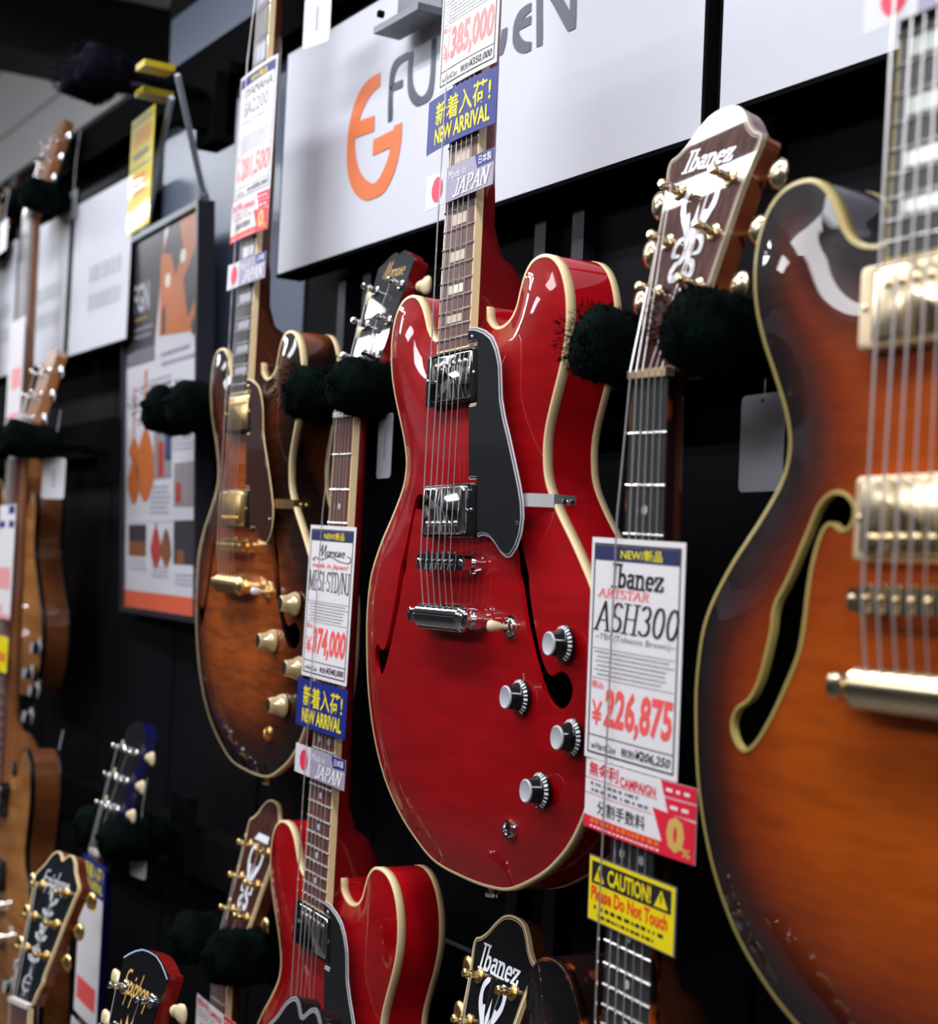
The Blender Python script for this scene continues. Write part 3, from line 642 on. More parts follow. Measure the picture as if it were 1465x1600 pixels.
lacquer(flame_br, burst_side, amber_burst, amber_side, dark_burst, tort, tan_wood, brown_side, brown_face, headred, neck_br, headwood, mat('mirror_black', (.008, .010, .013), .08, 0, 1.0))
R0 = guitar('electric_guitar', 'cherry red double-cut guitar with white-edged black pickguard, ivory block inlays and silver-capped knobs', (-1.082, .634, .010), (.998, -.068, -.001), (.002, .008, 1),
    dict(pg='ply', headbind=None, over=(.54, .27)))
R2 = guitar('electric_guitar', 'brown sunburst double-cut guitar with gold hardware and amber knobs, beside the framed poster', (-1.634, .688, .022), (.997, -.075, -.025), (.025, .002, 1),
    dict(over=(.54, .27), top=flame_br, side=burst_side, back=burst_side, neck=neck_br, board=ebony, inlay='split', inlaymat=inlay_blue, hw=gold, knobs='amber', pg='bound', pgmat=pg_brown, switchmat=white_ply, buttonmat=gold, button='metal'))
R3 = guitar('electric_guitar', 'cherry red guitar with dot markers whose shiny black headstock shows behind the central red guitar', (-1.367, .676, -.484), (.998, -.048, -.03), (.03, .002, 1),
    dict(over=(.54, .27), pg='ply', inlay='dot', inlaymat=inlay_blue, head='plain', headmat=mat('mirror_black', (.008, .010, .013), .08, 0, 1.0), headside=headred))
R4 = guitar('electric_guitar', 'dark brown hollow guitar with black dotted fretboard and floral brown headstock in black plush', (-.828, .638, -.497), (.997, -.063, -.035), (.033, -.029, .999),
    dict(over=(.54, .26), top=dark_burst, side=tort, back=dark_burst, neck=neck_br, bind=tort, board=ebony, inlay='dot', inlaymat=mat('dot_grey', (.55, .55, .57), .3), hw=palegold, knobs='amber', pg='bound', pgmat=pg_black, head='crest', headmat=brown_face, headbind=mat('dull_binding', (.36, .27, .18), .4, 0, .3), headply=True, headside=headwood, button='metal', buttonmat=palegold, nut=mat('brass_nut', (.75, .55, .33), .35, .4), gauge=1.25))
yw = .05
R5 = guitar('electric_guitar', 'orange sunburst hollow guitar with yellowed binding and framed gold pickups, hanging closest to the lens', (-.538, .572, -.003), (math.cos(yw), -math.sin(yw), .002), (-.002, .024, 1),
    dict(over=(.33, .27), top=amber_burst, side=amber_side, back=amber_side, neck=neck_br, bind=oldcream, board=ebony, inlay='split', inlaymat=mat('abalone', (.62, .66, .62), .2, 0, .8), hw=palegold, ringmat=mat('cream_gold_ring', (.80, .60, .38), .3, .45), knobs='amber', fholes='bound', head='crest', headmat=brown_face, headbind=oldcream, headside=headwood, button='metal', buttonmat=palegold, gauge=1.5))

def at(px, py, Y):
    """point on the plane y = Y seen at photo pixel (px, py), in lens-relative metres"""
    d = CM @ np.array([(px - 732.5) / 2500, -(py - 800) / 2500, -1.0]); return Vector(d * Y / d[1])
# headstock lettering and ornament
def face_print(G, fnprint, m, nm='lettering'):
    T, hd, face, fb = G; mb = MB(); fnprint(mb, lambda a, z, d: hd(a, z, -.0004 - d))
    mb.build(nm, m, face, False, lambda x, y, z: (x, y, z + ZB))
def flourish(mb, fn):
    """mirrored tulip scroll of the crest headstock"""
    for sg in (-1, 1):
        q = lambda P: [(sg * a / 1000, c / 1000) for a, c in P]
        for P, w in (((3, 88), (6, 96), (12, 104), (17, 113), (17, 122), (12, 128)), 2.4), (((2, 84), (3, 92), (7, 101), (9, 108)), 1.7), (((3, 90), (9, 91), (14, 87), (14, 80), (9, 79)), 2.0), (((1, 82), (4, 75), (9, 73), (12, 67), (8, 62), (4, 66)), 2.2):
            nib(mb, spline(q(P), 4, False), w / 1000, w / 1600, fn, 0)
    mb.flat([(0, .088), (.0028, .1), (0, .116), (-.0028, .1)], fn, 0)
for G in (R4,):
    face_print(G, lambda mb, fn: put_serif(mb, 'Ibanez', (-.031, .1405, .023, .155), fn, 0, .07, .04, .3), pearl)
    face_print(G, flourish, pearl, 'flower_inlay')
face_print(R3, lambda mb, fn: put_script(mb, 'Momose', (-.022, .138, .024, .156), fn, 0, .03, .02, .2), INK['tan'])

# other guitars ---------------------------------------------------------------------------------
LPO = [(0, -190), (60, -185), (110, -165), (148, -125), (164, -78), (158, -30), (135, 15), (114, 55), (107, 90), (113, 125), (120, 150), (116, 172), (100, 184), (82, 180), (66, 166), (52, 158), (40, 166), (32, 190), (30, 215),
       (-30, 245), (-70, 250), (-105, 238), (-130, 205), (-134, 165), (-122, 120), (-112, 85), (-118, 45), (-138, 10), (-158, -32), (-165, -78), (-150, -125), (-112, -165), (-60, -185)]
lpo = resample(spline([(a * .9 / 1000, (c * .86 + 25) / 1000) for a, c in LPO], 5), .008)
low = dict(hi=False, fholes=None, pg=None)
def by_head(px, py, yt, **k):               # bridge position of a guitar whose headstock tip is seen at (px, py)
    p = at(px, py, yt); return (p.x + .004, p.y - .049, p.z - .170 - SC)
yaw = lambda a: (math.cos(a), -math.sin(a), 0)
B9 = by_head(793, 1447, .705)
R9 = guitar('electric_guitar', 'black guitar headstock with cream edge and gold tuners below the big red guitar', B9, yaw(.06), st=dict(low, top=dark_burst, side=dark_burst, back=dark_burst, neck=neck_br, head='crest', headmat=black, headbind=cream, headply=True, headside=neck_br, hw=gold, button='metal', buttonmat=gold, board=ebony, inlay=None, knobs=None, frets=(1, 6)))
face_print(R9, lambda mb, fn: put_serif(mb, 'Ibanez', (-.034, .133, .030, .152), fn, 0, .075, .045, .0), INK['signwhite'])
face_print(R9, flourish, INK['signwhite'], 'flower_inlay')
B10 = by_head(478, 1556, .46)
R10 = guitar('electric_guitar', 'glossy black headstock with thin white edge line at the bottom, before the lower red guitar', B10, yaw(0), st=dict(low, head='book', headmat=black, headbind=black, headlines=True, headside=black, neck=black, top=black, side=black, back=black, inlay=None, knobs=None, frets=(1, 3)))
B8 = by_head(240, 1474, .52)
R8 = guitar('electric_guitar', 'black headstock lettered in gold with ivory tuner buttons and chrome posts', B8, yaw(-.10), st=dict(low, head='low', headmat=black, headside=headred, inlay=None, knobs=None, frets=(1, 3)))
face_print(R8, lambda mb, fn: put_script(mb, 'Epiphone', (-.031, .122, .026, .143), fn, 0, .045, .05, .15), INK['goldink'])
def crown(mb, fn):
    for P in ([(-.012, .072), (0, .072), (0, .098), (-.006, .108), (-.007, .092), (-.016, .102)], [(.012, .072), (.016, .102), (.007, .092), (.006, .108), (0, .098), (0, .072)], [(-.011, .069), (-.009, .050), (.009, .050), (.011, .069)]): mb.flat(P, fn, 0)
face_print(R8, crown, INK['goldink'], 'crown_inlay')
face_print(R8, lambda mb, fn: nib(mb, [(.043, .150), (.036, .1542), (.026, .1592), (.014, .1632), (0, .164), (-.014, .1632), (-.026, .1592), (-.036, .1542), (-.043, .150)], .0006, .0006, fn, 0), INK['lightblue'], 'edge_line')
B7 = by_head(107, 1331, .59)
R7 = guitar('electric_guitar', 'large black headstock with white flower vine, cream edge and gold tuners', B7, yaw(-.22), st=dict(low, head='book', headmat=mat('blue_black', (.012, .016, .022), .1, 0, 1), headbind=cream, headside=headwood, neck=neck_br, hw=gold, button='metal', buttonmat=gold, top=amber_burst, inlay=None, knobs=None, frets=(1, 3)))
face_print(R7, lambda mb, fn: put_script(mb, 'Epiphone', (-.030, .128, .028, .146), fn, 0, .05, .05, .2), pearl)
def vine(mb, fn):
    nib(mb, [(0, .03), (-.003, .05), (.002, .07), (-.002, .09), (.002, .115)], .0009, .0006, fn, 0)
    leaf = lambda x, z, a, l, w: mb.flat([(x + l * t * math.cos(a) - w * k * math.sin(a), z + l * t * math.sin(a) + w * k * math.cos(a)) for t, k in ((0, 0), (.25, .7), (.5, .55), (.6, 1), (.8, .4), (1, 0), (.8, -.4), (.6, -1), (.5, -.55), (.25, -.7))], fn, 0)
    for x, z, a, l, w in ((0, .112, 1.75, .018, .004), (.002, .108, .65, .018, .004), (0, .098, .3, .014, .004), (0, .098, 2.8, .014, .004), (0, .068, .5, .016, .004), (0, .068, 2.6, .016, .004), (-.002, .044, .4, .015, .004), (-.002, .044, 2.7, .015, .004)): leaf(x, z, a, l, w)
    for x, z in ((0, .083), (-.001, .056)):
        for i in range(5): leaf(x, z, 1.57 + 1.2566 * i, .0095, .004)
face_print(R7, vine, pearl, 'vine_inlay')
face_print(R7, lambda mb, fn: [nib(mb, p, .0012, .0008, fn, 0) for p in (arc(0, .02, .009, .009, 40, 320), [(-.008, .02), (.007, .021)], [(0, .014), (0, .006)])], pearl, 'emblem_inlay')
B11 = by_head(420, 1262, .745)
R11 = guitar('electric_guitar', 'brown headstock with white scroll inlay and gold tuners behind the lower red guitar', B11, yaw(.06), st=dict(low, head='crest', headmat=brown_face, headbind=cream, headside=neck_br, neck=neck_br, hw=gold, button='metal', buttonmat=gold, top=dark_burst, side=dark_burst, back=dark_burst, inlay=None, knobs=None, frets=(1, 6)))
face_print(R11, flourish, INK['signwhite'], 'flower_inlay'); face_print(R11, lambda mb, fn: mb.flat([(-.02, .135), (.02, .135), (.02, .143), (-.012, .143)], fn, 0), INK['signwhite'])
B13 = by_head(218, 1118, .705)
R13 = guitar('electric_guitar', 'dark blue guitar headstock with chrome posts and pale ivory tuner buttons', B13, yaw(.06), st=dict(low, outline=lpo, head='plain', headmat=black, headside=mat('blue_side', (.006, .008, .09), .2, 0, .8), neck=mat('blue_neck', (.006, .008, .07), .2, 0, .8), top=mat('blue_top', (.01, .012, .12), .2, 0, .8), side=mat('blue_side', (0, 0, 0)), board_bind=False, inlay=None, knobs=None, frets=(1, 3)))
B6 = (-2.56, .70, -.083)
R6 = guitar('electric_guitar', 'natural brown guitar at the left with black edging, tall roasted headstock and black knobs', B6, yaw(.06), st=dict(low, outline=lpo, top=tan_wood, side=brown_side, back=brown_side, neck=maple_neck, bind=black, board=mat('grey_board', (.35, .34, .36), .4), head='plain', headmat=maple_neck, headside=maple_neck, button='metal', buttonmat=chrome, inlay=None, knobs='silver', frets=(1, 1), board_bind=False))
B6b = (-2.30, .63, -.49)
R6b = guitar('electric_guitar', 'orange brown guitar low at the left with dark edging, below the hanging tag', B6b, yaw(.06), st=dict(low, top=tan_wood, side=brown_side, back=brown_side, neck=maple_neck, bind=black, board=rosewood, head='plain', headmat=maple_neck, headside=maple_neck, button='metal', buttonmat=chrome, inlay=None, knobs='silver', frets=(8, 22), board_bind=False))
B6c = (-2.92, .725, -.10)
R6c = guitar('electric_guitar', 'yellow sunburst guitar farthest along the wall with a black gold-tuned headstock', B6c, yaw(.06), st=dict(low, outline=lpo, top=mat('yellow_top', (.55, .24, .02), .25, 0, .8), side=brown_side, back=brown_side, neck=neck_br, bind=cream, head='book', headmat=black, hw=gold, button='metal', buttonmat=gold, inlay=None, knobs='amber', frets=(1, 1)))

# ------------------------------------------------------------------ room shell
WALL = .82
def slab(name, x0, x1, y0, y1, z0, z1, m, kind='structure', parent=None):
    mb = MB(); mb.box(x0, x1, y0, y1, z0, z1); o = mb.build(name, m, parent)
    if parent is None:
        shift(o)
        if kind: o['kind'] = kind
    return o
wall_dark = mat('wall_black', (.006, .006, .008), .55, 0, .0, .05)
slate = grain(mat('wall_slate', (.12, .14, .2), .34), (.13, .155, .22), (.15, .175, .245), (2, 2, 2), 2)
ceil_m = mat('ceiling_grey', (.74, .72, .73), .7)
slab('floor', -7, 2.6, -3.2, 2.6, -1.56, -1.5, mat('floor_grey', (.09, .088, .085), .4))
wallo = slab('wall_back', -7, 2.6, WALL, WALL + .06, -1.5, .74, wall_dark)
x = -6.9
i = 0
while x < 2.5:                               # black boards of the display wall with a thin joint between
    w_ = .3; m = wall_dark
    slab('panel', x, x + w_ - .006, WALL - .008, WALL, -1.49, .735, m, parent=None if False else wallo).location.z += 0
    x += w_; i += 1
slab('panel', -2.24, -1.735, WALL - .011, WALL - .008, .02, .80, slate, parent=wallo)
slab('wall_fascia', -2.28, 2.6, WALL + .001, WALL + .08, .78, 1.1, wall_dark)
slab('wall_front', -7, 2.6, -3.26, -3.2, -1.5, 1.1, mat('wall_far_grey', (.08, .078, .085), .7))
slab('wall_end', -7.06, -7, -3.2, 2.6, -1.5, 1.1, mat('wall_end_dark', (.06, .06, .07), .6))
slab('wall_near', 2.6, 2.66, -3.2, 2.6, -1.5, 1.1, mat('wall_far_grey', (0, 0, 0)))
slab('wall_beyond', -7, 2.6, 2.6, 2.66, -1.5, 1.1, mat('wall_far_grey', (0, 0, 0)))
ceil_o = slab('ceiling', -7, 2.6, -3.2, 2.6, CEIL + .03, CEIL + .08, mat('ceiling_joint', (.08, .08, .085), .8))
y = -3.18
while y < 2.55:
    slab('plank', -7, 2.6, y, y + .142, CEIL + .012, CEIL + .03, ceil_m, parent=ceil_o); y += .15
slab('beam', -2.99, -2.84, -3.2, 2.6, .90, CEIL + .012, mat('beam_black', (.010, .010, .011), .6))
# rails that carry the hangers
for n_, (z, x0, x1) in enumerate(((.665, -6, 2.4), (.185, -6, -2.31), (-.365, -6, 2.4), (.185, -1.84, 2.4))):
    r = slab('trim_%d' % (n_ + 1), x0, x1, WALL - .045, WALL - .008, z - .028, z + .028, steel)
    if n_ == 2: slab('rail_lip_highlight', -1.45, x1, WALL - .047, WALL - .045, z + .0255, z + .0285, mat('rail_edge_highlight', (.22, .24, .30), .4, .4), parent=r)  # pale lip, its colour carries the highlight on the rail's edge
for x in (-1.62, -1.56, -1.22, -1.16):      # upright slot strips between the boards
    r = slab('trim_%d' % (10 + int(-x * 100)), x, x + .018, WALL - .022, WALL - .008, -1.4, .33, mat('upright', (.018, .016, .028), .4, .4))

# ------------------------------------------------------------------ signs on the wall
def sign(name, label, x0, x1, z0, z1, y=.76, group=None, m=None):
    T = thing(name, label, 'sign', ((x0 + x1) / 2, y, z0), None, group)
    mb = MB(); mb.box(x0 - (x0 + x1) / 2, x1 - (x0 + x1) / 2, 0, .03, 0, z1 - z0); mb.build('panel', m or signm, T)
    mb = MB(); c = (x1 - x0) / 2
    for a, b_, lo, hi_ in ((-c - .004, -c, -.004, z1 - z0 + .004), (c, c + .004, -.004, z1 - z0 + .004)): mb.box(a, b_, .0005, .032, lo, hi_)
    mb.box(-c, c, .0005, .032, -.004, 0); mb.box(-c, c, .0005, .032, z1 - z0, z1 - z0 + .004); mb.build('edge_frame', steel, T)
    return T, lambda a, z, d: (a - (x0 + x1) / 2, -.0006 - d, z - z0)
signm = mat('sign_white', (.70, .70, .78), .5, 0, 0, .2)
T, fn = sign('wall_sign', 'large white sign with an orange ring logo and dark capitals behind the guitar necks', -1.705, -.940, .341, .60)
def px_path(P, ox, oy, s): return [(lambda q: (q.x, q.z))(at(ox + a / s, oy + b / s, .76)) for a, b in P]
mb = MB()
for P, w in (([(552, 372), (520, 400), (485, 455), (455, 540), (438, 630), (436, 720), (450, 800), (480, 855), (525, 880), (570, 855), (605, 795), (630, 720), (646, 640), (650, 602)], 13), ([(440, 602), (540, 566)], 0), ([(540, 676), (650, 622)], 0)):
    P = px_path(P, 400, 0, 2.93)
    if w: P = spline(P, 4, False); nib(mb, P, .0085, .0075, fn, 0)
    else: nib(mb, P, .0016, .0085, fn, .0001)
mb.build('ring_logo', INK['fgorange'], T)
mb = MB()
for P in ([(616, 540), (616, 470), (620, 395), (628, 330), (650, 285), (690, 258)], [(626, 402), (664, 386)], [(710, 255), (706, 330), (708, 400), (724, 445), (750, 465), (785, 445), (803, 400), (812, 300), (816, 195)],
          [(1118, 235), (1130, 195), (1138, 150)], [(1248, 38), (1215, 70), (1192, 130), (1192, 180), (1215, 213), (1248, 218)], [(1196, 125), (1248, 97)], [(1299, 192), (1299, 0), (1299, -90)], [(1305, -90), (1360, -30), (1425, 85), (1448, 118), (1452, 60), (1455, -100)],
          [(960, 300), (985, 330), (1010, 300), (1015, 160), (1018, 80)]):
    nib(mb, spline(px_path(P, 400, 0, 2.93), 4, False), .0046, .0040, fn, 0)
mb.build('lettering', INK['fgslate'], T)
sign('wall_sign', 'plain white sign panel behind the headstock of the brown hollow guitar', -.918, -.20, .355, .60)
for i, (x0, x1, lab) in enumerate(((-2.50, -2.225, 'white sign with two blurred grey lines beside the framed poster'), (-2.80, -2.525, 'white sign behind the brown neck, second beyond the poster'), (-3.10, -2.825, 'white sign farthest along the wall with faint grey print'))):
    T, fn = sign('wall_sign', lab, x0, x1, .32, .56)
    mb = MB(); small_print(mb, x0 + .09, .42, x1 - .03, .455, 1, fn, 0, 3 + i, .9, .7); small_print(mb, x0 + .09, .375, x1 - .03, .41, 1, fn, 0, 13 + i, .9, .7); mb.build('lettering', mat('faint_grey', (.52, .54, .58), .5), T)
sign('wall_sign', 'long white sign panel across the far end of the shop', -4.0, -2.2, .34, .66, y=2.5)
T = thing('end_sign', 'wide white sign band on the shop end wall opposite the guitars', 'sign', (-6.96, -1.2, .34)); mb = MB(); mb.box(0, .03, -1.6, 1.6, 0, .36); mb.build('panel', signm, T)

# ------------------------------------------------------------------ framed poster
pr_, pl_ = at(309, 311, .742), at(304, 974, .768)
pu = Vector((1, -.06, 0)).normalized(); pv = (pr_ - pl_).normalized(); pw = pv.cross(pu).normalized(); pu = pw.cross(pv).normalized() * 1
if pu.x < 0: pu = -pu
PW, PH = .350, (pr_ - pl_).length
T = thing('framed_poster', 'black framed poster of orange guitars hung from two metal straps', 'poster', pl_ - pu * (PW / 2), (pu, -pw if pw.y < 0 else pw, pv))
mb = MB(); h = PW / 2; t_ = .008
mb.box(-h, -h + t_, 0, .023, 0, PH); mb.box(h - t_, h, 0, .023, 0, PH); mb.box(-h + t_, h - t_, 0, .023, 0, t_); mb.build('frame', mat('frame_dark', (.022, .02, .03), .35), T)
mb = MB(); mb.box(-h + t_, h - t_, 0, .023, PH - t_, PH); mb.build('frame_top_rail', mat('frame_grey', (.22, .25, .29), .4), T)
mb = MB(); mb.box(-h + t_, h - t_, .006, .020, t_, PH - t_); sh = mb.build('print_sheet', mat('poster_white', (.74, .73, .80), .3, 0, .4), T)
PX = lambda a, z, d: (-h + t_ + a * (PW - 2 * t_), .0055 - d, t_ + z * (PH - 2 * t_))
def pposter(nm, shapes, m, d=0):
    for P in shapes:
        mb = MB(); mb.flat(P, PX, d); mb.build(nm, m, sh)
R_ = lambda a, b, c, e: [(a, b), (c, b), (c, e), (a, e)]
pposter('print_header', [[(0, .70), (.42, .70), (.55, 1), (0, 1)]], mat('poster_slate', (.05, .045, .055), .4))
pposter('print_fade', [[(0, .66), (.42, .66), (.42, .70), (0, .70)]], INK['midgrey'])
pposter('print_guitar_photo', [[(.48, .72), (1, .70), (1, 1), (.62, 1), (.50, .92)]], mat('poster_orange', (.56, .15, .035), .4), .0001)
pposter('print_photo_shadows', [[(.62, 1), (.74, 1), (.80, .92), (.70, .86), (.64, .92), (.54, .93)], [(.80, .84), (.98, .92), (1, .80), (.86, .74)], [(.52, .78), (.57, .80), (.57, .72), (.52, .72)], [(.9, .72), (1, .76), (1, .71), (.92, .69)]], mat('poster_dark', (.045, .04, .05), .4), .0002)
pposter('print_photo_glints', [[(.6 + .035 * math.cos(t), .855 + .02 * math.sin(t)) for t in [i * .7 for i in range(9)]], [(.80 + .04 * math.cos(t), .90 + .018 * math.sin(t)) for t in [i * .7 for i in range(9)]], [(.10 + .035 * math.cos(t), .735 + .018 * math.sin(t)) for t in [i * .7 for i in range(9)]]], mat('poster_glint', (.86, .78, .62), .4), .0003)
mb = MB(); put_text(mb, 'FGN', (.12, .80, .34, .88), PX, .0003, .02); mb.build('lettering', mat('poster_silver', (.55, .54, .58), .4), sh)
mb = MB(); small_print(mb, .12, .775, .32, .79, 1, PX, .0003, 5); mb.build('lettering', INK['tan'], sh)
mb = MB(); small_print(mb, .12, .725, .40, .765, 2, PX, .0003, 6); mb.build('lettering', INK['mauve'], sh)
mb = MB()
for q in ((.50, .63, .98, .68, 2, 7), (.36, .52, .66, .615, 6, 8), (.62, .41, .95, .445, 3, 9), (.36, .25, .66, .33, 6, 10), (.05, .10, .34, .135, 3, 11), (.40, .085, .66, .12, 3, 12), (.72, .07, .95, .105, 3, 14), (.05, .23, .95, .235, 1, 15)):
    small_print(mb, *q[:5], PX, .0002, q[5])
mb.build('print_text', INK['mauve'], sh)['kind'] = 'stuff'
def eight(cx, cz, w, hh): return [(cx + w * math.sin(t) * (1 - .28 * math.cos(2 * t)) * (.82 if math.cos(t) > 0 else 1), cz + hh * math.cos(t)) for t in [i * math.pi / 10 for i in range(20)]]
pposter('print_guitars', [eight(.30, .385, .115, .10), R_(.285, .48, .315, .64), eight(.13, .345, .075, .065), eight(.13, .43, .06, .035), R_(.115, .46, .135, .60)], mat('poster_orange', (0, 0, 0)), .0002)
pposter('print_red_guitars', [eight(.46, .165, .06, .055), R_(.45, .2, .47, .23)], mat('poster_red', (.45, .05, .05), .4), .0003)
pposter('print_photos', [R_(.42, .345, .66, .48), R_(.70, .27, .84, .38), R_(.85, .27, .97, .38)], mat('poster_photo', (.30, .26, .27), .4), .0001)
pposter('print_photo_details', [R_(.48, .35, .56, .44), R_(.72, .28, .79, .33)], mat('poster_red', (0, 0, 0)), .0002)
pposter('print_photo_details', [R_(.58, .39, .66, .48)], mat('poster_navy', (.03, .05, .16), .4), .0002)
pposter('print_dark_photos', [R_(.70, .125, .99, .235), R_(.06, .15, .32, .225)], mat('poster_dark', (0, 0, 0)), .0001)
pposter('print_wood_photos', [R_(.06, .14, .32, .18), R_(.74, .125, .84, .16), eight(.60, .165, .06, .05)], mat('poster_brown', (.24, .09, .04), .4), .0002)
pposter('print_foot_band', [R_(0, 0, 1, .045)], mat('poster_redorange', (.75, .13, .06), .4), .0001)
# straps from the hanger above to the frame
s0, s1 = at(277, 117, .66), at(268, 152, .66)
e1 = pl_ + pv * PH - pu * .006; e0 = pl_ + pv * PH - pu * (PW * .80)
for nm, a, b_, lab in (('metal_strap', s0, e1, 'pale metal strap holding the right corner of the poster'), ('metal_strap', s1, e0, 'pale metal strap holding the left part of the poster')):
    T = thing(nm, lab, 'strap', a); mb = MB(); d = b_ - a + Vector((0, .012, 0)); mb.tube([(0, 0, 0), tuple(d * .92)], .0042, 4); mb.build('rod', bright_steel, T); mb = MB(); mb.tube([tuple(d * .92), tuple(d)], .0065, 6); mb.build('clip', bright_steel, T)

# ------------------------------------------------------------------ guitar hangers with plush sleeves
def hanger(x, z, yt, label, half=.048, r=.0255, fm=None, nfur=9000, cover=.085):
    fm = fm or fur_m
    T = thing('guitar_hanger', label, 'hanger', (x, WALL - .045, z - .03), None, 'plush covered guitar hangers'); L = yt - (WALL - .045)
    mb = MB(); mb.box(-.03, .03, -.012, 0, -.02, .075); mb.build('mounting_plate', steel, T)
    mb = MB(); mb.tube([(0, -.01, .03), (0, -.03 if L > -.1 else -.045, .03)], .009, 8); mb.build('arm', steel, T)
    y0 = -.03 if L > -.1 else -.045
    for sg in (-1, 1):
        path = spline([(0, y0, .03), (sg * half * .75, y0 - .006, .03), (sg * half, min(y0 - .03, L + cover), .03), (sg * half, L + cover * .66, .03), (sg * half, L + cover * .33, .031), (sg * half, L, .036)], 5, False)
        mb = MB(); mb.tube(path, .006, 6); mb.build('prong', steel, T)
        P = [Vector(p) for p in path if p[1] < L + cover]; n = len(P); R = []
        for i in range(n):
            t = i / (n - 1); R.append(r * (.55 + .45 * min(1, t * 3)) * (1 if t < .9 else math.sqrt(max(.08, 1 - ((t - .9) / .1) ** 2))) * (1 + .06 * math.sin(9 * t + sg)))
        P.append(P[-1] + Vector((0, -r * .25, 0))); R.append(r * .12)
        mb = MB(); mb.tube(P, R, 12); sl = mb.build('plush_sleeve', fm, T, True)
        rnd = random.Random(int(x * 1000) + sg); mb = MB()
        for k in range(nfur // 2):
            t = rnd.random() * (n - 1); i = min(int(t), n - 2); f = t - i; c = P[i].lerp(P[i + 1], f); rr = R[i] * (1 - f) + R[i + 1] * f
            ax = (P[i + 1] - P[i]).normalized(); dv = Vector((rnd.gauss(0, 1), rnd.gauss(0, 1), rnd.gauss(0, 1))); dv -= ax * dv.dot(ax) * (.9 if i < n - 4 else .2); dv.normalize()
            b0 = c + dv * rr * .94; tip = b0 + (dv + Vector((rnd.gauss(0, .5), rnd.gauss(0, .5), rnd.gauss(-.1, .5)))).normalized() * rnd.uniform(.003, .0068)
            q = dv.cross(Vector((rnd.gauss(0, 1), rnd.gauss(0, 1), rnd.gauss(0, 1)))).normalized() * .0006
            mb.add([b0 - q, b0 + q, tip], [(0, 1, 2)])
        o = mb.build('fur', fm, sl); o['kind'] = 'stuff'
    return T
def nutof(b, v=(0, 0, 1)): return Vector(b) + Vector(v) * SC
n4 = nutof((-.828, .638, -.497), (.033, -.029, .999)); n3 = nutof((-1.367, .676, -.484))
hanger(n4.x + .002, n4.z + .022, .602, 'black plush hanger gripping the brown floral headstock')
hanger(n3.x, n3.z + .024, .648, 'black plush hanger holding the lower red guitar by its neck')
n1 = nutof((-1.082, .634, .010)); n2 = nutof((-1.634, .688, .022)); n5 = nutof((-.538, .572, -.003), (-.002, .024, 1))
hanger(n1.x, n1.z + .037, .60, 'plush hanger above the frame carrying the big red guitar', nfur=600)
hanger(n2.x, n2.z + .037, .645, 'plush hanger above the frame carrying the brown sunburst guitar', nfur=600)
hanger(n5.x, n5.z + .037, .55, 'plush hanger above the frame carrying the orange sunburst guitar', nfur=600)
e_ = at(286, 640, .715); hanger(e_.x, e_.z, .682, 'empty black plush hanger in front of the framed poster', half=.042, r=.029)
n6 = nutof(B6); hanger(n6.x, n6.z + .024, .675, 'greenish black plush hanger under the tall brown headstock', nfur=2000)
n6b = nutof(B6b); hanger(n6b.x, n6b.z + .024, .60, 'greenish black plush hanger above the small white tag at the left', nfur=2000)
n6c = nutof(B6c); hanger(n6c.x, n6c.z + .024, .69, 'black plush hanger of the yellow sunburst guitar at the far left', nfur=600)
n11 = nutof(B11); hanger(n11.x, n11.z + .022, .66, 'black plush hanger under the brown scroll headstock', r=.028)
n13 = nutof(B13); hanger(n13.x, n13.z + .024, .645, 'black plush hanger under the dark blue headstock', nfur=1500)
n9 = nutof(B9); hanger(n9.x, n9.z + .037, .62, 'plush hanger under the black cream-edged headstock', nfur=600)
u_ = at(150, 118, .60); T = hanger(u_.x, u_.z, .57, 'empty blue-black plush hanger with yellow and black clip up by the ceiling', half=.028, r=.026, fm=fur_b, cover=.07)
for zz in (.052, .018):
    mb = MB(); mb.box(-.020, .012, -.118, -.078, zz, zz + .008); mb.build('yellow_clip', mat('clip_yellow', (.62, .45, .02), .4), T)
mb = MB(); mb.box(-.03, .03, -.03, 0, -.03, .06); mb.build('mounting_box', steel, T)
mb = MB(); mb.box(-.006, .012, -.075, -.03, -.012, .03); mb.build('side_bracket', steel, T)
# floor stands of the three guitars at the front
for nm, B_, a_ in (('white-edged black', B10, 0), ('gold-lettered', B8, -.1), ('flower-vine', B7, -.22)):
    T = thing('guitar_stand', 'black tubular stand below the %s headstock' % nm, 'stand', (B_[0], B_[1] + .10, -1.5), (Vector(yaw(a_)), Vector((0, 0, 1)).cross(Vector(yaw(a_))), Vector((0, 0, 1))))
    bz = B_[2] - .25 + 1.5
    mb = MB(); mb.tube([(0, .014, 0), (0, .0, bz + .5)], .008, 8); mb.build('upright', steel, T)
    for sg in (-1, 1):
        mb = MB(); mb.tube([(0, .014, .12), (sg * .09, -.06, .0)], .009, 8); mb.build('leg', steel, T)
        mb = MB(); mb.tube([(0, .012, bz - .012), (sg * .06, .0, bz - .012), (sg * .06, -.09, bz - .012), (sg * .06, -.105, bz + .01)], .008, 8); mb.build('cradle_arm', steel, T)

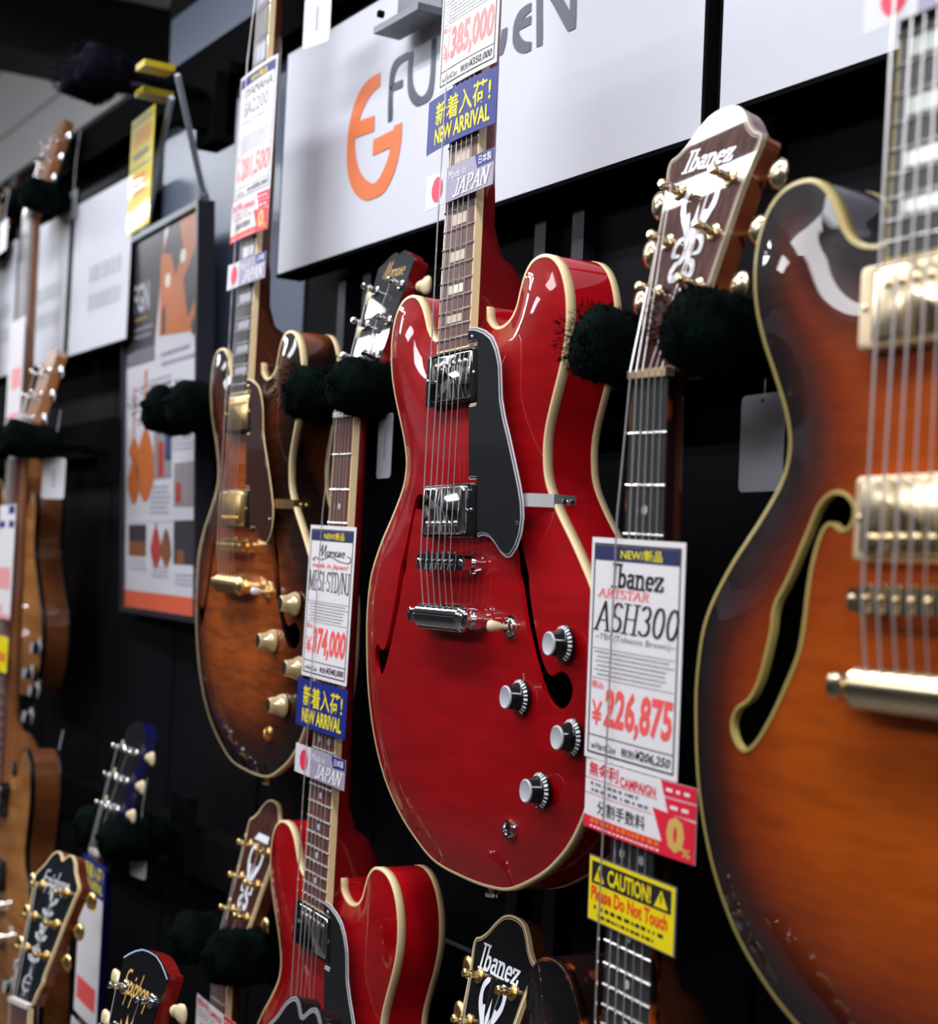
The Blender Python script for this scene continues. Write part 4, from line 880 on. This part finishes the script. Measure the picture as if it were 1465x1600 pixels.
# ------------------------------------------------------------------ hang tags
def hang_tag(px, py, Y, w, hh, label, m=None, thread=.07, yw=.06, lines=True):
    p = at(px, py, Y); u_ = Vector(yaw(yw))
    T = thing('hang_tag', label, 'tag', p - Vector((0, 0, hh)), (u_, Vector((0, 0, 1)).cross(u_), Vector((0, 0, 1))), 'small hanging stock tags')
    c = .004; mb = MB(); q = []
    for cx_, cz_, a0 in ((w / 2 - c, hh - c, 0), (-w / 2 + c, hh - c, 90), (-w / 2 + c, c, 180), (w / 2 - c, c, 270)): q += [(cx_ + c * math.cos(math.radians(a0 + 30 * i)), cz_ + c * math.sin(math.radians(a0 + 30 * i))) for i in range(4)]
    mb.prism(q, lambda a, z, d: (a, d, z), 0, .0006); mb.build('card', m or paper_white, T)
    mb = MB(); mb.tube([(0, .001, hh - .004), (0, .002, hh + thread * .5), (.001, .006, hh + thread)], .0006, 4); mb.build('thread', mat('thread_white', (.6, .58, .62), .6), T)
    mb = MB(); mb.lathe((0, -.0002, hh - .0045), (0, -1, 0), [(0, .0012), (.0002, .0012)], 8); mb.build('eyelet', black, T)
    if lines:
        mb = MB(); r = random.Random(int(px)); z = hh * .28
        while z < hh * .72:
            l = .0006 + r.random() * .0012; rect(mb, -.001, z, .0012, z + l, lambda a, zz, d: (a, -.0003, zz), 0); z += l + .0006
        rect(mb, .0042, hh * .25, .0046, hh * .75, lambda a, zz, d: (a, -.0003, zz), 0); mb.build('print', INK['midgrey'], T)
    return T
hang_tag(603, 646, .70, .031, .0605, 'grey stock tag with vertical print hanging left of the central red guitar', paper_grey, .075)
hang_tag(1192, 615, .70, .045, .064, 'plain grey stock tag hanging beside the orange sunburst guitar', paper_grey, .06, lines=False)
hang_tag(497, -10, .70, .046, .055, 'white stock tag at the top edge above the logo sign', None, .06, -.2)
hang_tag(85, 716, .675, .044, .058, 'white stock tag hanging below the left plush hanger', None, .07, -.5)
hang_tag(218, 1305, .70, .040, .052, 'white stock tag hanging below the dark blue headstock', None, .07, -.15, lines=False)
hang_tag(114, 299, .757, .054, .046, 'grey stock tag hanging near the tall brown headstock', mat('tag_greengrey', (.42, .45, .46), .5), .10, lines=False)
hang_tag(89, 1196, .70, .04, .05, 'white stock tag behind the low orange brown guitar', None, .05, lines=False)
hang_tag(6, 345, .66, .06, .05, 'white stock tag at the far left edge under the gold-tuned headstock', None, .05, lines=False)

# ------------------------------------------------------------------ price cards tucked under the strings
CARD_CUT = [.26, .29, .32, .35, .38, .41, .44, .47, .50, .55, .62, .70, .80, .90]
def card(G, a0, a1, z0, z1, name, label, m=None, lift=0.0, bow=0.0, group=None):
    """paper slipped under the lowest string and over the others; coordinates in the guitar's own frame"""
    a0 += .005; a1 += .004; T0 = G[0]; M = T0.matrix_world; T = bpy.data.objects.new(name, None); COL.objects.link(T)
    org = Vector(((a0 + a1) / 2, 0, z0 + ZB)); T.matrix_world = M @ Matrix.Translation(org); T['label'] = label; T['category'] = 'card'
    if group: T['group'] = group
    am = (a0 + a1) / 2
    def prof(a):
        return -.0060 - lift + bow * ((a - am) / (a1 - a0)) ** 2
    fn = lambda a, z, d: (a - am, prof(a) - d, z - z0)
    mb = MB(); N = 22; v = []; f = []
    for i in range(N + 1):
        a = a0 + (a1 - a0) * i / N; v += [fn(a, z0, 0), fn(a, z1, 0), fn(a, z1, -.0004), fn(a, z0, -.0004)]
    for i in range(N):
        k = 4 * i; f += [(k, k + 4, k + 5, k + 1), (k + 1, k + 5, k + 6, k + 2), (k + 2, k + 6, k + 7, k + 3), (k + 3, k + 7, k + 4, k)]
    f += [(0, 1, 2, 3), (4 * N, 4 * N + 3, 4 * N + 2, 4 * N + 1)]
    mb.add(v, f); mb.build('sheet', m or paper, T, 'auto')
    F = lambda x, y, d=0: fn(a0 + (a1 - a0) * x, z1 + (z0 - z1) * y, d)       # x right, y down, 0..1
    return T, (lambda x, z, d: F(x, 1 - z, d))                               # z up, 0..1
def lay(T, m, items, nm='lettering', d=.00025):
    mb = MB(); fn = T[1]; CUTS[:] = CARD_CUT
    for it in items:
        k = it[0]
        if k == 't': put_text(mb, it[1], it[2], fn, d, it[3] if len(it) > 3 else 0, it[4] if len(it) > 4 else 0)
        elif k == 's': put_serif(mb, it[1], it[2], fn, d, *(it[3:] if len(it) > 3 else ()))
        elif k == 'c': put_script(mb, it[1], it[2], fn, d, *(it[3:] if len(it) > 3 else ()))
        elif k == 'r': rect(mb, *it[1], fn, d, 14)
        elif k == 'p': mb.flat(it[1], fn, d)
        elif k == 'f': small_print(mb, *it[1], fn, d, it[2], *(it[3:] if len(it) > 3 else ()))
        elif k == 'n': nib(mb, it[1], it[2], it[3], fn, d)
    CUTS[:] = []; o = mb.build(nm, m, T[0])
    if nm.endswith('print') and len(mb.f) > 8: o['kind'] = 'stuff'          # hair strokes of print too small to read
    return T
def border(): return [('r', (.035, .025, .047, .975)), ('r', (.953, .025, .965, .975)), ('r', (.035, .025, .965, .032)), ('r', (.035, .968, .965, .975))]
def price_card(G, label, brand, model, sub, price, notax, box=(-.057, .050, .3805, .5255), bow=.002, pricecol='red', band='navy'):
    T = card(G, box[0], box[1], box[2], box[3], 'price_card', label, None, 0, bow, 'price cards on the fretboards')
    lay(T, INK['black'], border() + [('r', (.04, .105, .96, .109)), ('t', notax[0], (.08, .045, .36, .078), 0, .25), ('t', notax[1], (.42, .045, .56, .082), .01), ('t', notax[2], (.57, .040, .93, .090), .02, .25)] + brand[0] + model, 'black_print')
    lay(T, INK[band], [('r', (.05, .90, .95, .965))], 'top_band')
    lay(T, INK['yellow'], [('t', 'NEW/新品', (.34, .908, .78, .957), .012)], 'band_lettering', .0004)
    lay(T, INK['grey'], [('r', (.06, .505 - .005, .94, .503)), ('f', (.07, .375, .93, .495, 6), 21, .8, .38), ('r', (.06, .365, .94, .368))] + sub, 'fine_print')
    lay(T, INK[pricecol], [('t', '税込', (.06, .32, .20, .355), .01), ('t', '¥', (.07, .155, .19, .265), .012), ('t', price, (.21, .125, .94, .335), .035, .12)] + brand[1], 'price_lettering')
    return T
price_card(R4, 'white price card reading 226,875 on the dark brown hollow guitar', ([('s', 'Ibanez', (.24, .785, .80, .885), .07, .045, .12)], [('s', 'ARTSTAR', (.10, .735, .66, .772), .055, .03, .3)]),
    [('s', 'ASH300', (.07, .585, .96, .715), .055, .02, .28)], [('t', '~TBC(Tobacco Brown)~', (.08, .535, .94, .570), .008)], '226,875', ('w/HardCase', '税別', '¥206,250'))
price_card(R3, 'white price card reading 374,000 on the lower red guitar', ([('c', 'Momose', (.24, .80, .80, .875), .035, .02, .3), ('n', spline([(.10, .78), (.14, .765), (.15, .79), (.30, .775), (.5, .80), (.7, .775), (.9, .77), (.93, .80), (.86, .81)], 5, False), .006, .002)], [('t', 'made in Japan!', (.10, .715, .90, .755), .01, .3)]),
    [('s', 'MES1-STD/NJ', (.05, .575, .95, .700), .05, .02, 0)], [], '374,000', ('w/HardCase', '税別', '¥340,000'))
price_card(R0, 'white price card reading 385,000 on the big red guitar', ([], []), [('f', (.1, .54, .5, .6, 1), 4)], [], '385,000', ('w/HardCase', '税別', '¥350,000'), box=(-.048, .053, .3815, .5265), bow=.006, pricecol='overlit_red')
price_card(R2, 'white price card with a blue band on the brown sunburst guitar', ([('t', 'OYAMAHA', (.14, .80, .92, .875), 0)], []), [], [('t', 'SA2200', (.18, .66, .84, .77), .0), ('t', 'Brown Sunburst', (.12, .60, .86, .625))], '281,500', ('w/HardCase', '税別', '¥285,000'), box=(-.055, .066, .381, .525), bow=.008, pricecol='overlit_red', band='blue')
def arrival(G, label, box=(-.066, .055, .334, .3785), bow=.004):
    T = card(G, *box, 'arrival_card', label, INK['blue'], .0006, bow, 'blue new arrival cards')
    lay(T, INK['yellow'], [('t', '新着入荷!', (.15, .44, .93, .88), .014), ('t', 'NEW ARRIVAL', (.15, .10, .93, .40), .028)])
arrival(R0, 'blue card with yellow NEW ARRIVAL print on the big red guitar', bow=.012)
arrival(R3, 'blue card with yellow NEW ARRIVAL print on the lower red guitar', (-.065, .053, .332, .3775), .006)
def japan(G, label, box, text=True):
    T = card(G, *box, 'origin_card', label, paper_white, 0, .002, 'made in Japan cards')
    lay(T, INK['mauve'], [('r', (.33, 0, 1, 1))], 'grey_field', .0001)
    lay(T, INK['hinomaru'], [('p', [(.19 + .085 * math.cos(i * .2618), .5 + .36 * math.sin(i * .2618)) for i in range(24)])], 'red_disc')
    lay(T, INK['blue'], [('p', [(.74, 1), (1, 1), (1, .64), (.78, .62)])], 'corner_flash')
    lay(T, INK['white'], [('t', '日本製', (.80, .70, .97, .94), .008), ('t', 'Made in', (.36, .62, .62, .86), 0, .2), ('s', 'JAPAN', (.44, .10, .93, .54), .07, .04, .1)], 'lettering', .0004)
japan(R0, 'made in Japan card with a red disc on the big red guitar', (-.059, .059, .286, .3145))
japan(R3, 'made in Japan card with a red disc on the lower red guitar', (-.059, .059, .287, .3145))
japan(R2, 'made in Japan card with a red disc on the brown sunburst guitar', (-.055, .071, .285, .3135))
japan(R5, 'made in Japan card with a red disc on the orange sunburst guitar', (-.052, .066, .285, .3135))
def campaign(G, label, box, bow=.010):
    T = card(G, *box, 'campaign_card', label, paper, .0012, bow, 'red and white campaign cards')
    lay(T, INK['deepred'], [('p', [(.72, 1), (1, 1), (1, .80), (.75, .80)]), ('p', [(.755, .78), (1, .78), (1, .58), (.785, .58)]), ('p', [(.66, .60), (1, .55), (1, 0), (.76, 0), (.74, .2)]), ('r', (0, 0, .76, .18)), ('r', (.0, .72, .70, .728)), ('r', (.0, .50, .66, .508))], 'red_print')
    lay(T, INK['deepred'], [('t', '無金利', (.04, .76, .34, .97), .014), ('t', 'CAMPAIGN', (.36, .74, .68, .88), .02)], 'lettering')
    lay(T, INK['midgrey'], [('f', (.06, .52, .62, .70, 2), 31)], 'fine_print')
    lay(T, INK['black'], [('t', '分割手数料', (.14, .24, .60, .44), .008)], 'black_lettering')
    lay(T, INK['orange'], [('f', (.05, .09, .74, .165, 1), 33, .95, .8)], 'orange_print', .0004)
    lay(T, INK['white'], [('f', (.05, .02, .74, .07, 1), 34, .95, .5), ('f', (.76, .84, .97, .94, 1), 35), ('f', (.80, .62, .97, .72, 1), 36)], 'white_print', .0004)
    lay(T, INK['goldink'], [('t', '0', (.78, .08, .92, .56), .06), ('t', '%', (.90, .06, .97, .18), .02)], 'gold_zero', .0004)
campaign(R4, 'red and white campaign card below the price card of 226,875', (-.0555, .070, .3345, .380))
campaign(R2, 'pink and white campaign card on the brown sunburst guitar', (-.056, .068, .3375, .3805))
T = card(R4, -.0455, .0545, .2755, .318, 'caution_card', 'yellow CAUTION card asking not to touch, on the black fretboard', mat('card_edge', (.12, .12, .14), .5), 0, .001)
lay(T, INK['capyellow'], [('r', (.01, .02, .985, .98))], 'yellow_field', .0001)
lay(T, INK['black'], [('r', (.04, .58, .95, .92)), ('f', (.06, .17, .9, .28, 1), 41, .9, .5), ('f', (.10, .06, .85, .15, 1), 42, .9, .5)], 'black_print')
lay(T, INK['capyellow'], [('t', 'CAUTION!', (.235, .62, .735, .88), .03), ('p', [(.07, .62), (.20, .62), (.135, .88)]), ('p', [(.77, .62), (.92, .62), (.845, .88)])], 'lettering', .0004)
lay(T, INK['black'], [('p', [(.131, .68), (.139, .68), (.143, .81), (.127, .81)]), ('p', [(.841, .68), (.849, .68), (.853, .81), (.837, .81)])], 'warning_mark', .0006)
lay(T, INK['capred'], [('t', 'Please Do Not Touch', (.04, .32, .92, .55), .035)], 'red_lettering')
# cards on the farther guitars
campaign(R11, 'red and white campaign card below the plush hanger of the scroll headstock', (-.060, .066, .545, .589), .004)
price_card(R11, 'white price card with a blue band at the bottom left of the lower red guitar', ([], []), [('r', (.2, .8, .8, .84))], [], '198,000', ('w/Case', '税別', '¥180,000'), box=(-.058, .048, .392, .537), band='blue')
arrival(R13, 'blue and yellow card below the dark blue headstock', (-.04, .065, .585, .625))
T = card(R13, -.046, .060, .43, .583, 'price_card', 'blurred white price card under the blue and yellow card', None, 0, .002, 'price cards on the fretboards')
lay(T, INK['red'], [('r', (.1, .12, .9, .30))], 'price_print'); lay(T, INK['yellow'], [('r', (.3, .88, .75, .95))], 'band_print')
japan(R13, 'small card with a red disc below the blurred white price card', (-.055, .063, .39, .42))
T = card(R6b, -.055, .052, .40, .562, 'price_card', 'long white card with pink print on the neck at the left edge', None, 0, .002, 'price cards on the fretboards')
lay(T, INK['pink'], [('r', (.1, .26, .9, .45)), ('r', (.0, .0, 1, .04)), ('r', (.1, .05, .5, .12))], 'price_print'); lay(T, INK['blue'], [('r', (.06, .80, .4, .86)), ('r', (.65, .80, .95, .86)), ('r', (.6, .92, .95, .99))], 'band_print')
T = card(R6b, -.05, .05, .325, .375, 'caution_card', 'small yellow card on the neck at the left edge', INK['capyellow'], 0, .002); lay(T, INK['orange'], [('r', (.1, .3, .9, .55))], 'print')
T = card(R6, -.055, .052, .28, .46, 'price_card', 'white and pink card on the tall brown neck in front of the far signs', None, 0, .002, 'price cards on the fretboards')
lay(T, INK['pink'], [('r', (.3, .38, .9, .56)), ('r', (.2, .05, .9, .16))], 'price_print')
# yellow notice hanging beside the straps
p = at(214, 360, .66); u_ = Vector(yaw(.06)); T0 = thing('yellow_notice', 'yellow laminated notice with orange print hanging above the poster', 'sign', p, (u_, Vector((0, 0, 1)).cross(u_), Vector((0, 0, 1))))
mb = MB(); mb.box(-.05, .05, 0, .0012, 0, .148); mb.build('sheet', mat('laminate_yellow', (.60, .47, .006), .4, 0, .22, .05), T0)
T = (T0, lambda a, z, d: (-.05 + .1 * a, -.0002 - d, z * .148))
lay(T, INK['orange'], [('t', 'CAUTION', (.12, .74, .88, .88), .02)]); lay(T, INK['midgrey'], [('r', (.02, .93, .98, .945)), ('f', (.15, .62, .85, .69, 1), 51, .9, .7), ('r', (.02, .545, .98, .56))], 'print')
lay(T, INK['orange'], [('f', (.15, .30, .85, .50, 3), 52, .8, .6)], 'print')
# steel bracket at the top edge, and the thin bar low on the wall
p = at(618, 12, .72); T = thing('shelf_bracket', 'grey steel bracket hanging over the logo sign at the top', 'bracket', p - Vector((0, 0, .01)))
mb = MB(); mb.box(-.045, .045, 0, .03, -.004, .003); mb.box(-.045, .045, .026, .03, .003, .06); mb.build('plate', mat('bracket_grey', (.12, .13, .15), .4, .5), T)
mb = MB(); mb.lathe((-.03, 0, .012), (0, -1, 0), [(-.002, .004), (.003, .004), (.004, .002)], 8); mb.build('bolt', steel, T)
